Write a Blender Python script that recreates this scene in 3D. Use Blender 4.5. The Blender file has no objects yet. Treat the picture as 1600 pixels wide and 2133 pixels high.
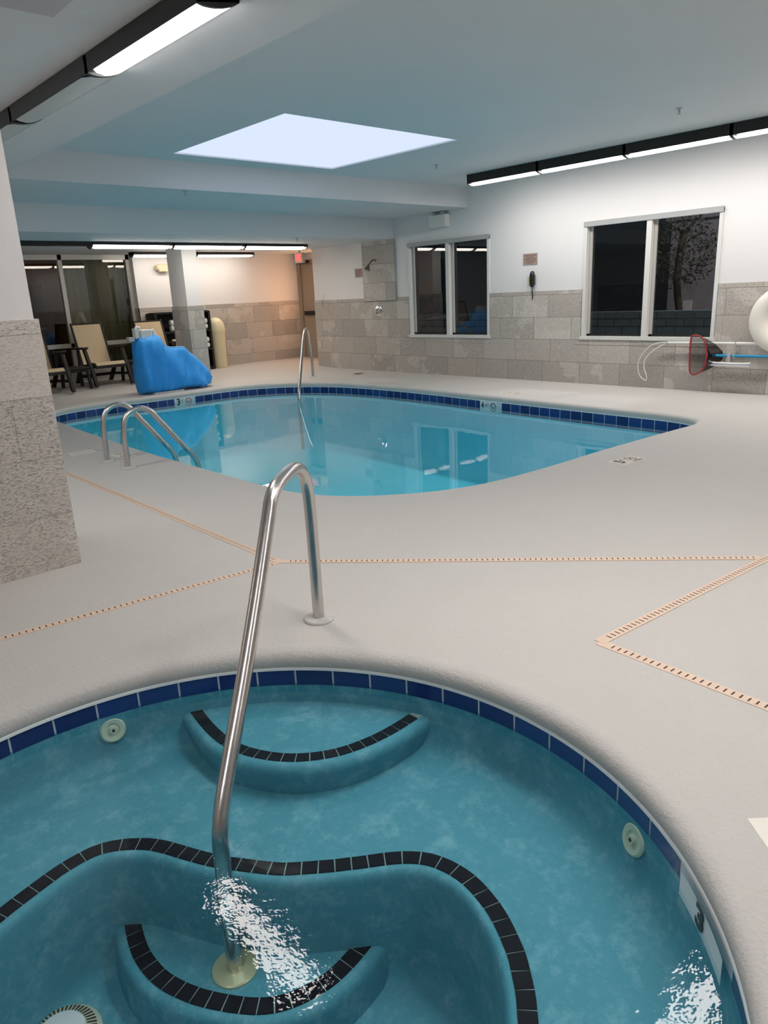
import bpy, bmesh, math, random
from math import sin, cos, pi, radians, sqrt, atan2, hypot
from mathutils import Vector, Matrix
random.seed(7)
SC = bpy.context.scene
COL = SC.collection

# ------------------------------------------------------------------ camera
CAMH = 1.30
cam = bpy.data.cameras.new('camera')
cam.sensor_fit = 'HORIZONTAL'; cam.sensor_width = 36.0
cam.lens = 36.0 * 1510.125 / 1600.0
cam.clip_start = 0.02; cam.clip_end = 200
camo = bpy.data.objects.new('camera', cam); COL.objects.link(camo)
_p, _r, _y = radians(16.69333), radians(-2.69989), radians(42.13681)
fw = Vector((sin(_y)*cos(_p), cos(_y)*cos(_p), -sin(_p)))
r0 = Vector((cos(_y), -sin(_y), 0)); u0 = r0.cross(fw)
rt = cos(_r)*r0 + sin(_r)*u0; up = -sin(_r)*r0 + cos(_r)*u0
camo.matrix_world = Matrix(((rt.x, up.x, -fw.x, 0), (rt.y, up.y, -fw.y, 0), (rt.z, up.z, -fw.z, CAMH), (0, 0, 0, 1)))
SC.camera = camo

# ------------------------------------------------------------------ world, lights, exposure
W = bpy.data.worlds.new('night'); SC.world = W; W.use_nodes = True
W.node_tree.nodes['Background'].inputs[0].default_value = (0.10, 0.12, 0.15, 1)
W.node_tree.nodes['Background'].inputs[1].default_value = 0.035
TUBE = 12.0 
TUBE_REAR = 7.0       # the rear tubes burn dimmer and warmer
TUBE_FILL = 8.3       # unseen tubes added over and behind the viewpoint for light
           # emission of the fluorescent diffusers
SKYL = 0.44             # emission of the skylight dome
SC.view_settings.view_transform = 'Standard'
SC.view_settings.look = 'None'
SC.view_settings.gamma = 1.0
SC.view_settings.use_curve_mapping = False
SC.view_settings.exposure = 1.2
SC.cycles.max_bounces = 10
SC.cycles.diffuse_bounces = 5
SC.cycles.glossy_bounces = 5
SC.cycles.transmission_bounces = 6
SC.cycles.transparent_max_bounces = 10
SC.cycles.sample_clamp_indirect = 4.0
SC.cycles.use_denoising = True
SC.cycles.use_adaptive_sampling = True
SC.cycles.adaptive_threshold = 0.02

# ------------------------------------------------------------------ materials
def srgb(r, g, b):
    f = lambda c: c/12.92 if c <= 0.04045 else ((c+0.055)/1.055)**2.4
    return (f(r/255), f(g/255), f(b/255), 1)

class NT:
    def __init__(s, name):
        s.m = bpy.data.materials.new(name); s.m.use_nodes = True
        s.t = s.m.node_tree; s.t.nodes.clear()
        s.out = s.n('ShaderNodeOutputMaterial')
    def n(s, typ, **kw):
        nd = s.t.nodes.new(typ)
        for k, v in kw.items(): setattr(nd, k, v)
        return nd
    def l(s, a, b): s.t.links.new(a, b)
    def val(s, sock, v):
        if hasattr(v, 'is_linked') or isinstance(v, bpy.types.NodeSocket): s.l(v, sock)
        else: sock.default_value = v
    def math(s, op, a, b=0.0, c=None, clamp=False):
        nd = s.n('ShaderNodeMath', operation=op); nd.use_clamp = clamp
        s.val(nd.inputs[0], a); s.val(nd.inputs[1], b)
        if c is not None: s.val(nd.inputs[2], c)
        return nd.outputs[0]
    def mix(s, f, a, b):
        nd = s.n('ShaderNodeMix', data_type='RGBA')
        s.val(nd.inputs[0], f); s.val(nd.inputs[6], a); s.val(nd.inputs[7], b)
        return nd.outputs[2]
    def pos(s, kind='Object'):
        return s.n('ShaderNodeTexCoord').outputs[kind]
    def noise(s, vec, scale, detail=4, rough=0.6, w=None):
        nd = s.n('ShaderNodeTexNoise')
        if w is not None: nd.noise_dimensions = '4D'; s.val(nd.inputs['W'], w)
        s.l(vec, nd.inputs['Vector'])
        nd.inputs['Scale'].default_value = scale; nd.inputs['Detail'].default_value = detail
        nd.inputs['Roughness'].default_value = rough
        return nd.outputs['Fac']
    def ramp(s, f, stops):
        nd = s.n('ShaderNodeValToRGB'); s.l(f, nd.inputs[0])
        e = nd.color_ramp.elements
        e[0].position, e[0].color = stops[0][0], stops[0][1]
        e[1].position, e[1].color = stops[1][0], stops[1][1]
        for p, c in stops[2:]:
            k = e.new(p); k.color = c
        return nd.outputs[0]
    def bump(s, h, strength=0.3, dist=0.01):
        nd = s.n('ShaderNodeBump'); nd.inputs['Strength'].default_value = strength
        nd.inputs['Distance'].default_value = dist; s.l(h, nd.inputs['Height'])
        return nd.outputs[0]
    def pbr(s, color, rough=0.5, metal=0.0, normal=None, spec=None):
        b = s.n('ShaderNodeBsdfPrincipled')
        s.val(b.inputs['Base Color'], color); s.val(b.inputs['Roughness'], rough)
        b.inputs['Metallic'].default_value = metal
        if spec is not None: b.inputs['Specular IOR Level'].default_value = spec
        if normal is not None: s.l(normal, b.inputs['Normal'])
        s.l(b.outputs[0], s.out.inputs[0]); return b

def plain(name, col, rough=0.5, metal=0.0, nscale=None, namp=0.1, bump=0.0, bscale=60, spec=None):
    t = NT(name); c = col; p = t.pos()
    if nscale:
        f = t.noise(p, nscale)
        a = tuple(x*(1-namp) for x in col[:3])+(1,); b = tuple(min(1, x*(1+namp)) for x in col[:3])+(1,)
        c = t.mix(f, a, b)
    nm = t.bump(t.noise(p, bscale, 3), bump, 0.004) if bump else None
    t.pbr(c, rough, metal, nm, spec); return t.m

def emit(name, col, strength):
    t = NT(name); e = t.n('ShaderNodeEmission'); e.inputs[0].default_value = col; e.inputs[1].default_value = strength
    t.l(e.outputs[0], t.out.inputs[0]); return t.m

def slate(name, axis, seed=0.0, bond=False, origin=0.0, pale=0.0):
    """stone tile, 61 x 30 cm courses with a narrow cap course; every tile has its own tone and cleft patches"""
    t = NT(name); p = t.pos()
    sx = t.n('ShaderNodeSeparateXYZ'); t.l(p, sx.inputs[0])
    u = sx.outputs['X' if axis == 'x' else 'Y']; z = sx.outputs['Z']
    row = t.math('FLOOR', t.math('DIVIDE', t.math('ADD', z, 0.016), 0.302))
    if bond:
        off = t.math('MULTIPLY', t.math('MODULO', t.math('ADD', t.math('ADD', row, 2.0), t.math('LESS_THAN', row, 0.5)), 2.0), 0.305)
    else:
        wn = t.n('ShaderNodeTexWhiteNoise', noise_dimensions='1D'); t.l(t.math('ADD', row, seed), wn.inputs['W'])
        off = t.math('MULTIPLY', wn.outputs[0], 0.61)
    us = t.math('DIVIDE', t.math('ADD', t.math('ADD', u, off), 6.1-origin), 0.61)
    colr = t.math('FLOOR', us)
    fu = t.math('MULTIPLY', t.math('SUBTRACT', us, colr), 0.61)
    fz = t.math('SUBTRACT', t.math('ADD', z, 0.016), t.math('MULTIPLY', row, 0.302))
    g = 0.0022
    du = t.math('MINIMUM', fu, t.math('SUBTRACT', 0.61, fu)); dz = t.math('MINIMUM', fz, t.math('SUBTRACT', 0.302, fz))
    grout = t.math('LESS_THAN', t.math('MINIMUM', du, dz), g)
    cid = t.n('ShaderNodeCombineXYZ'); t.l(colr, cid.inputs[0]); t.l(row, cid.inputs[1]); cid.inputs[2].default_value = seed
    w3 = t.n('ShaderNodeTexWhiteNoise', noise_dimensions='3D'); t.l(cid.outputs[0], w3.inputs['Vector'])
    rs = t.n('ShaderNodeSeparateColor'); t.l(w3.outputs['Color'], rs.inputs[0])
    r1, r2, r3 = rs.outputs
    tone = t.ramp(r1, [(0.0, (0.457, 0.419, 0.374, 1)), (1.0, (0.511, 0.457, 0.405, 1)), (0.35, (0.579, 0.530, 0.476, 1)), (0.7, (0.403, 0.381, 0.353, 1))])
    pw = t.math('MULTIPLY', t.math('ADD', r2, colr), 7.3)
    big = t.noise(p, 3.2, 5, 0.55, w=pw)
    thr = t.math('ADD', 0.47, t.math('MULTIPLY', r3, 0.22))
    patch = t.math('MULTIPLY', t.math('SUBTRACT', big, thr), 60, clamp=True)
    light = t.mix(0.65, tone, (0.72, 0.67, 0.61, 1))
    c = t.mix(t.math('MULTIPLY', patch, 0.75), tone, light)
    fine = t.noise(p, 38, 8, 0.7)
    c = t.mix(t.math('MULTIPLY', t.math('SUBTRACT', fine, 0.35, clamp=True), 0.75), c, t.mix(0.5, c, (0.12, 0.11, 0.10, 1)))
    mid = t.noise(p, 9, 5, 0.6)
    c = t.mix(t.math('MULTIPLY', mid, 0.35), c, t.mix(0.5, c, (0.5, 0.47, 0.43, 1)))
    c = t.mix(grout, c, (0.16, 0.145, 0.13, 1))
    mp = t.n('ShaderNodeMapping'); t.l(p, mp.inputs[0]); mp.inputs['Rotation'].default_value = (0.5, 0.6, 0.7); mp.inputs['Scale'].default_value = (1, 1, 2.2)
    cleft = t.noise(mp.outputs[0], 26, 9, 0.75)
    h = t.math('ADD', t.math('MULTIPLY', cleft, t.math('ADD', 0.3, r2)), t.math('MULTIPLY', patch, 0.25))
    h = t.math('SUBTRACT', h, t.math('MULTIPLY', grout, 1.0))
    if pale: c = t.mix(pale, c, (0.66, 0.61, 0.565, 1))  # mixes a paler tone into the stone in place of light
    pit = t.math('MULTIPLY', t.math('SUBTRACT', 0.47, t.noise(mp.outputs[0], 55, 5, 0.7), clamp=True), t.math('ADD', 2.0, t.math('MULTIPLY', r2, 12.0)), clamp=True)
    c = t.mix(t.math('MULTIPLY', pit, 0.8), c, t.mix(0.6, c, (0.14, 0.12, 0.10, 1)))
    t.pbr(c, 0.62, 0, t.bump(t.math('SUBTRACT', h, t.math('MULTIPLY', pit, 0.8)), 0.7, 0.008)); return t.m

def mk_water(name, tint, s1, a1, s2, a2):
    t = NT(name); p = t.pos()
    h = t.math('ADD', t.math('MULTIPLY', t.noise(p, s1, 2, 0.5), a1), t.math('MULTIPLY', t.noise(p, s2, 3, 0.6), a2))
    nm = t.bump(h, 1.0, 1.0)
    tr = t.n('ShaderNodeBsdfTransparent'); tr.inputs[0].default_value = tint
    gl = t.n('ShaderNodeBsdfGlossy'); gl.inputs['Roughness'].default_value = 0.0; t.l(nm, gl.inputs['Normal'])
    fr = t.n('ShaderNodeFresnel'); t.l(nm, fr.inputs['Normal'])
    bf = t.n('ShaderNodeNewGeometry').outputs['Backfacing']     # same air-to-water reflectance from either side
    t.l(t.math('ADD', 1.34, t.math('MULTIPLY', bf, 1/1.34-1.34)), fr.inputs[0])
    mx = t.n('ShaderNodeMixShader'); t.l(fr.outputs[0], mx.inputs[0]); t.l(tr.outputs[0], mx.inputs[1]); t.l(gl.outputs[0], mx.inputs[2])
    t.l(mx.outputs[0], t.out.inputs[0]); return t.m

def mk_glass(name, tint, ior=1.6):
    t = NT(name)
    tr = t.n('ShaderNodeBsdfTransparent'); tr.inputs[0].default_value = tint
    gl = t.n('ShaderNodeBsdfGlossy'); gl.inputs['Roughness'].default_value = 0.0
    fr = t.n('ShaderNodeFresnel'); fr.inputs[0].default_value = ior
    mx = t.n('ShaderNodeMixShader'); t.l(fr.outputs[0], mx.inputs[0]); t.l(tr.outputs[0], mx.inputs[1]); t.l(gl.outputs[0], mx.inputs[2])
    t.l(mx.outputs[0], t.out.inputs[0]); return t.m

def mk_deck():
    t = NT('deck_coating'); p = t.pos()
    n1 = t.noise(p, 0.9, 4, 0.6); n2 = t.noise(p, 6, 5, 0.65); n3 = t.noise(p, 150, 3, 0.7)
    c = t.mix(n1, (0.52, 0.50, 0.475, 1), (0.58, 0.565, 0.54, 1))
    c = t.mix(t.math('MULTIPLY', n2, 0.35), c, (0.49, 0.455, 0.42, 1))
    c = t.mix(t.math('MULTIPLY', t.math('SUBTRACT', 0.43, n3, clamp=True), 2.2, clamp=True), c, (0.27, 0.26, 0.25, 1))
    h = t.math('ADD', t.math('MULTIPLY', n3, 0.6), t.math('MULTIPLY', t.noise(p, 60, 3, 0.6), 0.8))
    t.pbr(c, 0.6, 0, t.bump(h, 0.9, 0.005)); return t.m

def mk_plaster(name, a, b, c2):
    t = NT(name); p = t.pos()
    n1 = t.noise(p, 2.0, 5, 0.65); n2 = t.noise(p, 9, 6, 0.75); n3 = t.noise(p, 220, 2, 0.5)
    c = t.mix(n1, a, b)
    n4 = t.noise(p, 34, 6, 0.8)
    c = t.mix(t.math('MULTIPLY', t.math('SUBTRACT', n2, 0.50, clamp=True), t.math('MULTIPLY', n4, 9.0), clamp=True), c, c2)
    c = t.mix(t.math('MULTIPLY', t.math('SUBTRACT', n4, 0.5, clamp=True), 1.6, clamp=True), c, c2)
    c = t.mix(t.math('MULTIPLY', t.math('SUBTRACT', 0.36, n3, clamp=True), 4, clamp=True), c, tuple(x*0.45 for x in a[:3])+(1,))
    t.pbr(c, 0.55, 0, t.bump(n3, 0.2, 0.003), spec=0.2); return t.m

def mk_colattr(name, rough=0.18, namp=0.35, nscale=60):
    t = NT(name); at = t.n('ShaderNodeAttribute'); at.attribute_name = 'tone'
    f = t.noise(t.pos(), nscale, 4, 0.7)
    hs = t.n('ShaderNodeHueSaturation'); t.l(at.outputs['Color'], hs.inputs['Color'])
    t.l(t.math('ADD', 1-namp/2, t.math('MULTIPLY', f, namp)), hs.inputs['Value'])
    t.pbr(hs.outputs[0], rough, 0, t.bump(f, 0.08, 0.003)); return t.m

def mk_brushed():
    t = NT('brushed_steel'); p = t.pos()
    f = t.noise(p, 18, 6, 0.7)
    t.pbr(t.mix(f, (0.50, 0.46, 0.43, 1), (0.70, 0.67, 0.65, 1)), t.math('ADD', 0.17, t.math('MULTIPLY', f, 0.16)), 1.0, t.bump(t.noise(p, 140, 2), 0.03, 0.002)); return t.m

M = {}
M['paint'] = plain('wall_paint', (0.72, 0.705, 0.70, 1), 0.55, nscale=1.5, namp=0.02, bump=0.12, bscale=140)
M['ceil'] = plain('ceiling_paint', (0.625, 0.64, 0.655, 1), 0.7, nscale=1.2, namp=0.04, bump=0.25, bscale=90)
M['soffit'] = plain('soffit_paint', (0.66, 0.672, 0.69, 1), 0.6, nscale=1.2, namp=0.03, bump=0.15, bscale=90)
M['bulk'] = plain('bulkhead_paint', (0.47, 0.46, 0.50, 1), 0.7, bump=0.2, bscale=90)
M['shaft'] = plain('skylight_shaft_paint', (0.86, 0.86, 0.90, 1), 0.7, bump=0.2, bscale=70)
M['slate_y'] = slate('slate_tile_side', 'y', 3.0)
M['slate_x'] = slate('slate_tile_back', 'x', 8.0)
M['slate_pillar'] = slate('slate_tile_pillar_lit', 'x', 5.0, True, 1.05, pale=0.45)  # stone paled to stand in for strong light on the pillar
M['slate_colx'] = slate('slate_tile_column', 'x', 11.0, True, 5.95)
M['slate_coly'] = slate('slate_tile_column_side', 'y', 12.0, True, 11.3)
M['deck'] = mk_deck()
M['spa'] = mk_plaster('spa_plaster', (0.062, 0.255, 0.335, 1), (0.085, 0.315, 0.40, 1), (0.19, 0.42, 0.50, 1))
M['pool'] = mk_plaster('pool_plaster', (0.17, 0.72, 0.88, 1), (0.19, 0.75, 0.91, 1), (0.21, 0.77, 0.92, 1))
M['tile'] = mk_colattr('waterline_tile_glaze')
M['grout'] = plain('white_grout', (0.55, 0.62, 0.66, 1), 0.6)
M['trim'] = plain('white_trim', (0.80, 0.83, 0.84, 1), 0.4)
M['black_tile'] = plain('black_nosing_tile', (0.005, 0.006, 0.011, 1), 0.5, nscale=30, namp=0.3, spec=0.1)
M['nose_grout'] = plain('nosing_grout', (0.28, 0.42, 0.42, 1), 0.7)
M['steel'] = mk_brushed()
M['chrome'] = plain('chrome', (0.75, 0.75, 0.75, 1), 0.08, 1.0)
M['dark_chrome'] = plain('dark_chrome', (0.22, 0.21, 0.20, 1), 0.25, 1.0)  # darker metal for the shower arm and head
M['plate'] = plain('painted_flange', (0.50, 0.49, 0.47, 1), 0.5, nscale=40, namp=0.2)
M['brass'] = plain('pale_flange', (0.55, 0.56, 0.36, 1), 0.3, 0.3)
M['black'] = plain('black_housing', (0.012, 0.011, 0.010, 1), 0.35)
M['dark'] = plain('matte_black', (0.006, 0.006, 0.006, 1), 0.6)
M['lens'] = emit('lit_diffuser', (1.0, 0.945, 0.905, 1), TUBE)
M['lens_rear'] = emit('lit_diffuser_rear', (1.0, 0.90, 0.79, 1), TUBE_REAR)
M['lens_fill'] = emit('fill_diffuser', (1.0, 0.965, 0.95, 1), TUBE_FILL)
M['lens_off'] = plain('unlit_diffuser', (0.55, 0.56, 0.55, 1), 0.35)
M['sky'] = emit('skylight_dome', (0.72, 0.81, 1.0, 1), SKYL)
M['water_pool'] = mk_water('pool_water_surface', (0.80, 0.97, 0.99, 1), 1.6, 0.0012, 9.0, 0.0002)
M['water_spa'] = mk_water('spa_water_surface', (0.90, 0.98, 0.99, 1), 3.0, 0.0022, 22.0, 0.0010)
M['glass'] = mk_glass('window_glass', (0.42, 0.46, 0.46, 1), 1.75)
M['glass_front'] = mk_glass('storefront_glass', (0.55, 0.55, 0.50, 1), 1.7)
M['frame'] = plain('window_frame_white', (0.66, 0.65, 0.62, 1), 0.4)
M['alu'] = plain('grey_aluminium', (0.55, 0.53, 0.50, 1), 0.4, 0.2)
M['head'] = plain('grey_head_trim', (0.36, 0.37, 0.37, 1), 0.5)
M['peach'] = plain('peach_drain', (0.70, 0.53, 0.41, 1), 0.5, nscale=12, namp=0.08)
M['slot'] = plain('drain_slot', (0.05, 0.03, 0.02, 1), 0.8)
M['white'] = plain('white_plastic', (0.74, 0.73, 0.70, 1), 0.35)
M['marker'] = plain('marker_tile_white', (0.76, 0.72, 0.65, 1), 0.3, nscale=20, namp=0.05)
M['marker_wet'] = plain('marker_tile_glazed', (0.66, 0.72, 0.74, 1), 0.2)
M['ink'] = plain('marker_black', (0.012, 0.012, 0.014, 1), 0.4)
M['red'] = plain('marker_red', (0.50, 0.07, 0.04, 1), 0.4)
M['ink_fade'] = plain('faded_marker_print', (0.28, 0.17, 0.13, 1), 0.5)
M['blue'] = plain('blue_cover_cloth', (0.022, 0.33, 0.86, 1), 0.5, nscale=8, namp=0.12, bump=0.15, bscale=25)
M['piping'] = plain('pale_blue_piping', (0.35, 0.62, 0.85, 1), 0.5)
M['sling'] = plain('cream_sling', (0.64, 0.50, 0.31, 1), 0.65, nscale=60, namp=0.06, bump=0.1, bscale=300)
M['resin'] = plain('dark_brown_resin', (0.012, 0.008, 0.006, 1), 0.6, nscale=20, namp=0.4)
M['cream'] = plain('cream_plastic', (0.74, 0.66, 0.44, 1), 0.4)
M['beige'] = plain('beige_plastic', (0.62, 0.54, 0.36, 1), 0.4)
M['towel'] = plain('white_towelling', (0.80, 0.79, 0.76, 1), 0.9, bump=0.6, bscale=200)
M['plaque'] = plain('brown_plaque', (0.36, 0.27, 0.235, 1), 0.5, nscale=15, namp=0.1)
M['plaque_ink'] = plain('plaque_lettering', (0.17, 0.08, 0.07, 1), 0.5)
M['phone'] = plain('black_phone', (0.010, 0.010, 0.011, 1), 0.22)
M['blue_pole'] = plain('blue_pole', (0.02, 0.27, 0.52, 1), 0.3, 0.2)
M['net_red'] = plain('red_net_frame', (0.30, 0.028, 0.035, 1), 0.35)
M['brush_blue'] = plain('brush_blue', (0.18, 0.26, 0.62, 1), 0.4)
M['clear'] = plain('translucent_grey', (0.45, 0.43, 0.40, 1), 0.2)
M['sign_red'] = emit('exit_letters', (1.0, 0.075, 0.07, 1), 1.1)
M['sign_face'] = plain('exit_face', (0.60, 0.45, 0.36, 1), 0.4)
M['door'] = plain('door_frame_tan', (0.33, 0.265, 0.20, 1), 0.5)
M['door_glow'] = emit('lit_door_lite', (1.0, 0.50, 0.24, 1), 7.0)
M['grate'] = plain('drain_grate_cream', (0.52, 0.60, 0.47, 1), 0.4)
M['ring'] = plain('ring_buoy_white', (0.80, 0.76, 0.68, 1), 0.45)
M['block'] = plain('outdoor_block', (0.16, 0.22, 0.24, 1), 0.9, nscale=8, namp=0.3)
M['asphalt'] = plain('asphalt', (0.07, 0.07, 0.085, 1), 0.9, nscale=6, namp=0.3)
M['stucco'] = plain('outdoor_stucco', (0.30, 0.27, 0.29, 1), 0.9, nscale=3, namp=0.2)
M['leaf'] = plain('night_leaves', (0.03, 0.035, 0.02, 1), 0.7, nscale=10, namp=0.5)
M['bark'] = plain('bark', (0.04, 0.03, 0.02, 1), 0.9)
M['lobby_olive'] = plain('lobby_curtain_olive', (0.42, 0.42, 0.30, 1), 0.8, nscale=2, namp=0.1)
M['lobby_brown'] = plain('lobby_wood_brown', (0.20, 0.09, 0.05, 1), 0.6, nscale=3, namp=0.2)
M['lobby_dark'] = plain('lobby_dark', (0.02, 0.02, 0.022, 1), 0.6)
M['lobby_blue'] = plain('lobby_blue', (0.03, 0.06, 0.10, 1), 0.6)
M['lobby_fill'] = emit('lobby_fill_glow', (1.0, 0.72, 0.5, 1), 9.0)  # glow of the lamp added inside the lobby
def mk_net():
    t = NT('black_netting'); d = t.n('ShaderNodeBsdfDiffuse'); d.inputs[0].default_value = (0.006, 0.006, 0.007, 1)
    tr = t.n('ShaderNodeBsdfTransparent'); mx = t.n('ShaderNodeMixShader'); mx.inputs[0].default_value = 0.55
    t.l(tr.outputs[0], mx.inputs[1]); t.l(d.outputs[0], mx.inputs[2]); t.l(mx.outputs[0], t.out.inputs[0]); return t.m
M['net'] = mk_net()

# ------------------------------------------------------------------ mesh helpers
class MB:
    def __init__(s): s.v = []; s.f = []; s.m = []; s.c = []; s.mats = []
    def mi(s, mat):
        if mat not in s.mats: s.mats.append(mat)
        return s.mats.index(mat)
    def face(s, pts, mat, col=None):
        b = len(s.v); s.v += [tuple(p) for p in pts]; s.f.append(list(range(b, b+len(pts)))); s.m.append(s.mi(mat)); s.c.append(col)
    def idx(s, vs, fs, mat, col=None):
        b = len(s.v); s.v += [tuple(p) for p in vs]; k = s.mi(mat)
        for f in fs: s.f.append([i+b for i in f]); s.m.append(k); s.c.append(col)
    def box(s, x0, x1, y0, y1, z0, z1, mat, col=None):
        vs = [(x, y, z) for z in (z0, z1) for y in (y0, y1) for x in (x0, x1)]
        s.idx(vs, [(0, 2, 3, 1), (4, 5, 7, 6), (0, 1, 5, 4), (2, 6, 7, 3), (0, 4, 6, 2), (1, 3, 7, 5)], mat, col)
    def bar(s, a, b, w, h, mat, upv=(0, 0, 1)):
        a = Vector(a); b = Vector(b); d = (b-a).normalized(); u = Vector(upv)
        if abs(d.dot(u)) > 0.97: u = Vector((0, 1, 0))
        sd = d.cross(u).normalized(); u = sd.cross(d).normalized()
        vs = [p + sd*(i*w/2) + u*(j*h/2) for p in (a, b) for i, j in ((-1, -1), (1, -1), (1, 1), (-1, 1))]
        s.idx(vs, [(0, 1, 2, 3), (7, 6, 5, 4), (0, 4, 5, 1), (1, 5, 6, 2), (2, 6, 7, 3), (3, 7, 4, 0)], mat)
    def tube(s, pts, r, mat, n=20, caps=True):
        pts = [Vector(p) for p in pts]; rs = r if isinstance(r, (list, tuple)) else [r]*len(pts)
        T = []
        for i in range(len(pts)):
            a = pts[max(0, i-1)]; b = pts[min(len(pts)-1, i+1)]; T.append((b-a).normalized())
        u = Vector((0, 0, 1)) if abs(T[0].z) < 0.9 else Vector((1, 0, 0))
        u = (u - T[0]*u.dot(T[0])).normalized(); vs = []; fs = []
        for i, p in enumerate(pts):
            u = (u - T[i]*u.dot(T[i])).normalized(); w = T[i].cross(u)
            for k in range(n):
                a = 2*pi*k/n; vs.append(p + (u*cos(a)+w*sin(a))*rs[i])
        for i in range(len(pts)-1):
            for k in range(n):
                a = i*n+k; b = i*n+(k+1) % n; fs.append((a, b, b+n, a+n))
        if caps:
            fs.append(tuple(range(n))[::-1]); fs.append(tuple(range((len(pts)-1)*n, len(pts)*n)))
        s.idx(vs, fs, mat)
    def cyl(s, c, r, h, mat, n=32, axis=(0, 0, 1), r2=None):
        c = Vector(c); a = Vector(axis).normalized()
        s.tube([c, c+a*h], [r, r if r2 is None else r2], mat, n)
    def lathe(s, c, prof, mat, n=40, axis=(0, 0, 1)):
        c = Vector(c); a = Vector(axis).normalized()
        u = Vector((1, 0, 0)) if abs(a.x) < 0.9 else Vector((0, 1, 0))
        u = (u-a*u.dot(a)).normalized(); w = a.cross(u); vs = []; fs = []
        for r, h in prof:
            for k in range(n):
                t = 2*pi*k/n; vs.append(c+a*h+(u*cos(t)+w*sin(t))*r)
        for i in range(len(prof)-1):
            for k in range(n):
                p = i*n+k; q = i*n+(k+1) % n; fs.append((p, q, q+n, p+n))
        s.idx(vs, fs, mat)
    def sweep_rings(s, rings, mat, closed=True, col=None):
        n = len(rings[0]); vs = [p for r in rings for p in r]; fs = []
        for i in range(len(rings)-1):
            for k in range(n if closed else n-1):
                a = i*n+k; b = i*n+(k+1) % n; fs.append((a, b, b+n, a+n))
        s.idx(vs, fs, mat, col)
    def build(s, name, parent=None, smooth=False, bevel=0, angle=40, recalc=False):
        me = bpy.data.meshes.new(name); me.from_pydata(s.v, [], s.f)
        for m in s.mats: me.materials.append(M[m])
        me.polygons.foreach_set('material_index', s.m)
        if any(c is not None for c in s.c):
            ca = me.color_attributes.new('tone', 'FLOAT_COLOR', 'CORNER')
            i = 0; d = []
            for poly, c in zip(me.polygons, s.c):
                d += list(c or (0.5, 0.5, 0.5, 1))*len(poly.vertices)
            ca.data.foreach_set('color', d)
        bm = bmesh.new(); bm.from_mesh(me)
        bmesh.ops.remove_doubles(bm, verts=bm.verts, dist=1e-6) if smooth else None
        if recalc: bmesh.ops.recalc_face_normals(bm, faces=bm.faces)
        bm.to_mesh(me); bm.free()
        if smooth:
            me.polygons.foreach_set('use_smooth', [True]*len(me.polygons))
            me.set_sharp_from_angle(angle=radians(angle))
        me.update()
        o = bpy.data.objects.new(name, me); COL.objects.link(o)
        if parent:
            o.parent = parent; o.matrix_parent_inverse = Matrix.Translation(parent.location).inverted() if not parent.get('_local') else Matrix()
        if bevel:
            b = o.modifiers.new('bevel', 'BEVEL'); b.width = bevel; b.segments = 2; b.limit_method = 'ANGLE'
        return o

def tag(o, label, cat, group=None, kind=None):
    if label: o['label'] = label
    if cat: o['category'] = cat
    if group: o['group'] = group
    if kind: o['kind'] = kind
    return o
def struct(o): o['kind'] = 'structure'; return o
def thing(name, loc, label, cat, group=None, rz=0.0, local=False):
    """Empty at the thing's base; parts are built in world coordinates unless local=True"""
    o = bpy.data.objects.new(name, None); COL.objects.link(o); o.location = loc; o.empty_display_size = 0.1
    if local:
        o.rotation_euler = (0, 0, rz); o['_local'] = 1
    return tag(o, label, cat, group)
def dup(root, loc, rz, label, group=None):
    r = root.copy(); COL.objects.link(r); r.location = loc; r.rotation_euler = (0, 0, rz); r['label'] = label
    if group: r['group'] = group
    for ch in list(root.children):
        c = ch.copy(); COL.objects.link(c); c.parent = r
        for g in list(ch.children):
            d = g.copy(); COL.objects.link(d); d.parent = c
    return r
def sub(o, parent):
    """hang a world-space mesh under a part"""
    o.parent = parent; o.matrix_parent_inverse = Matrix.Identity(4) if parent.parent is None or parent.parent.get('_local') else Matrix.Identity(4)
    return o

def catmull(P, sub=6, closed=False):
    P = [Vector(p) for p in P]; n = len(P); out = []
    rng = n if closed else n-1
    for i in range(rng):
        if closed: a, b, c, d = P[(i-1) % n], P[i], P[(i+1) % n], P[(i+2) % n]
        else: a, b, c, d = P[max(0, i-1)], P[i], P[i+1], P[min(n-1, i+2)]
        for k in range(sub):
            t = k/sub
            out.append(0.5*((2*b)+(c-a)*t+(2*a-5*b+4*c-d)*t*t+(3*b-a-3*c+d)*t**3))
    if not closed: out.append(P[-1])
    return out
def smooth_pts(P, it=2):
    P = [Vector(p) for p in P]
    for _ in range(it):
        P = [P[0]]+[(P[i-1]+P[i]*2+P[i+1])/4 for i in range(1, len(P)-1)]+[P[-1]]
    return P
def resample(P, d, closed=False):
    P = [Vector(p) for p in P]
    if closed: P = P+[P[0]]
    L = [0.0]
    for a, b in zip(P, P[1:]): L.append(L[-1]+(b-a).length)
    n = max(2, round(L[-1]/d)); out = []; j = 0
    for i in range(n+(0 if closed else 1)):
        s = L[-1]*i/n
        while j < len(L)-2 and L[j+1] < s: j += 1
        t = (s-L[j])/max(1e-9, L[j+1]-L[j]); out.append(P[j].lerp(P[j+1], t))
    return out
def offset2(P, d, closed=True):
    """offset a 2D polyline to its left by d"""
    n = len(P); out = []
    for i in range(n):
        a = P[(i-1) % n] if closed or i > 0 else P[i]; b = P[(i+1) % n] if closed or i < n-1 else P[i]
        t = Vector((b[0]-a[0], b[1]-a[1])); t.normalize()
        out.append(Vector((P[i][0]-t.y*d, P[i][1]+t.x*d)))
    return out
def ccw(P):
    return sum(P[i][0]*P[(i+1) % len(P)][1]-P[(i+1) % len(P)][0]*P[i][1] for i in range(len(P))) > 0
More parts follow.
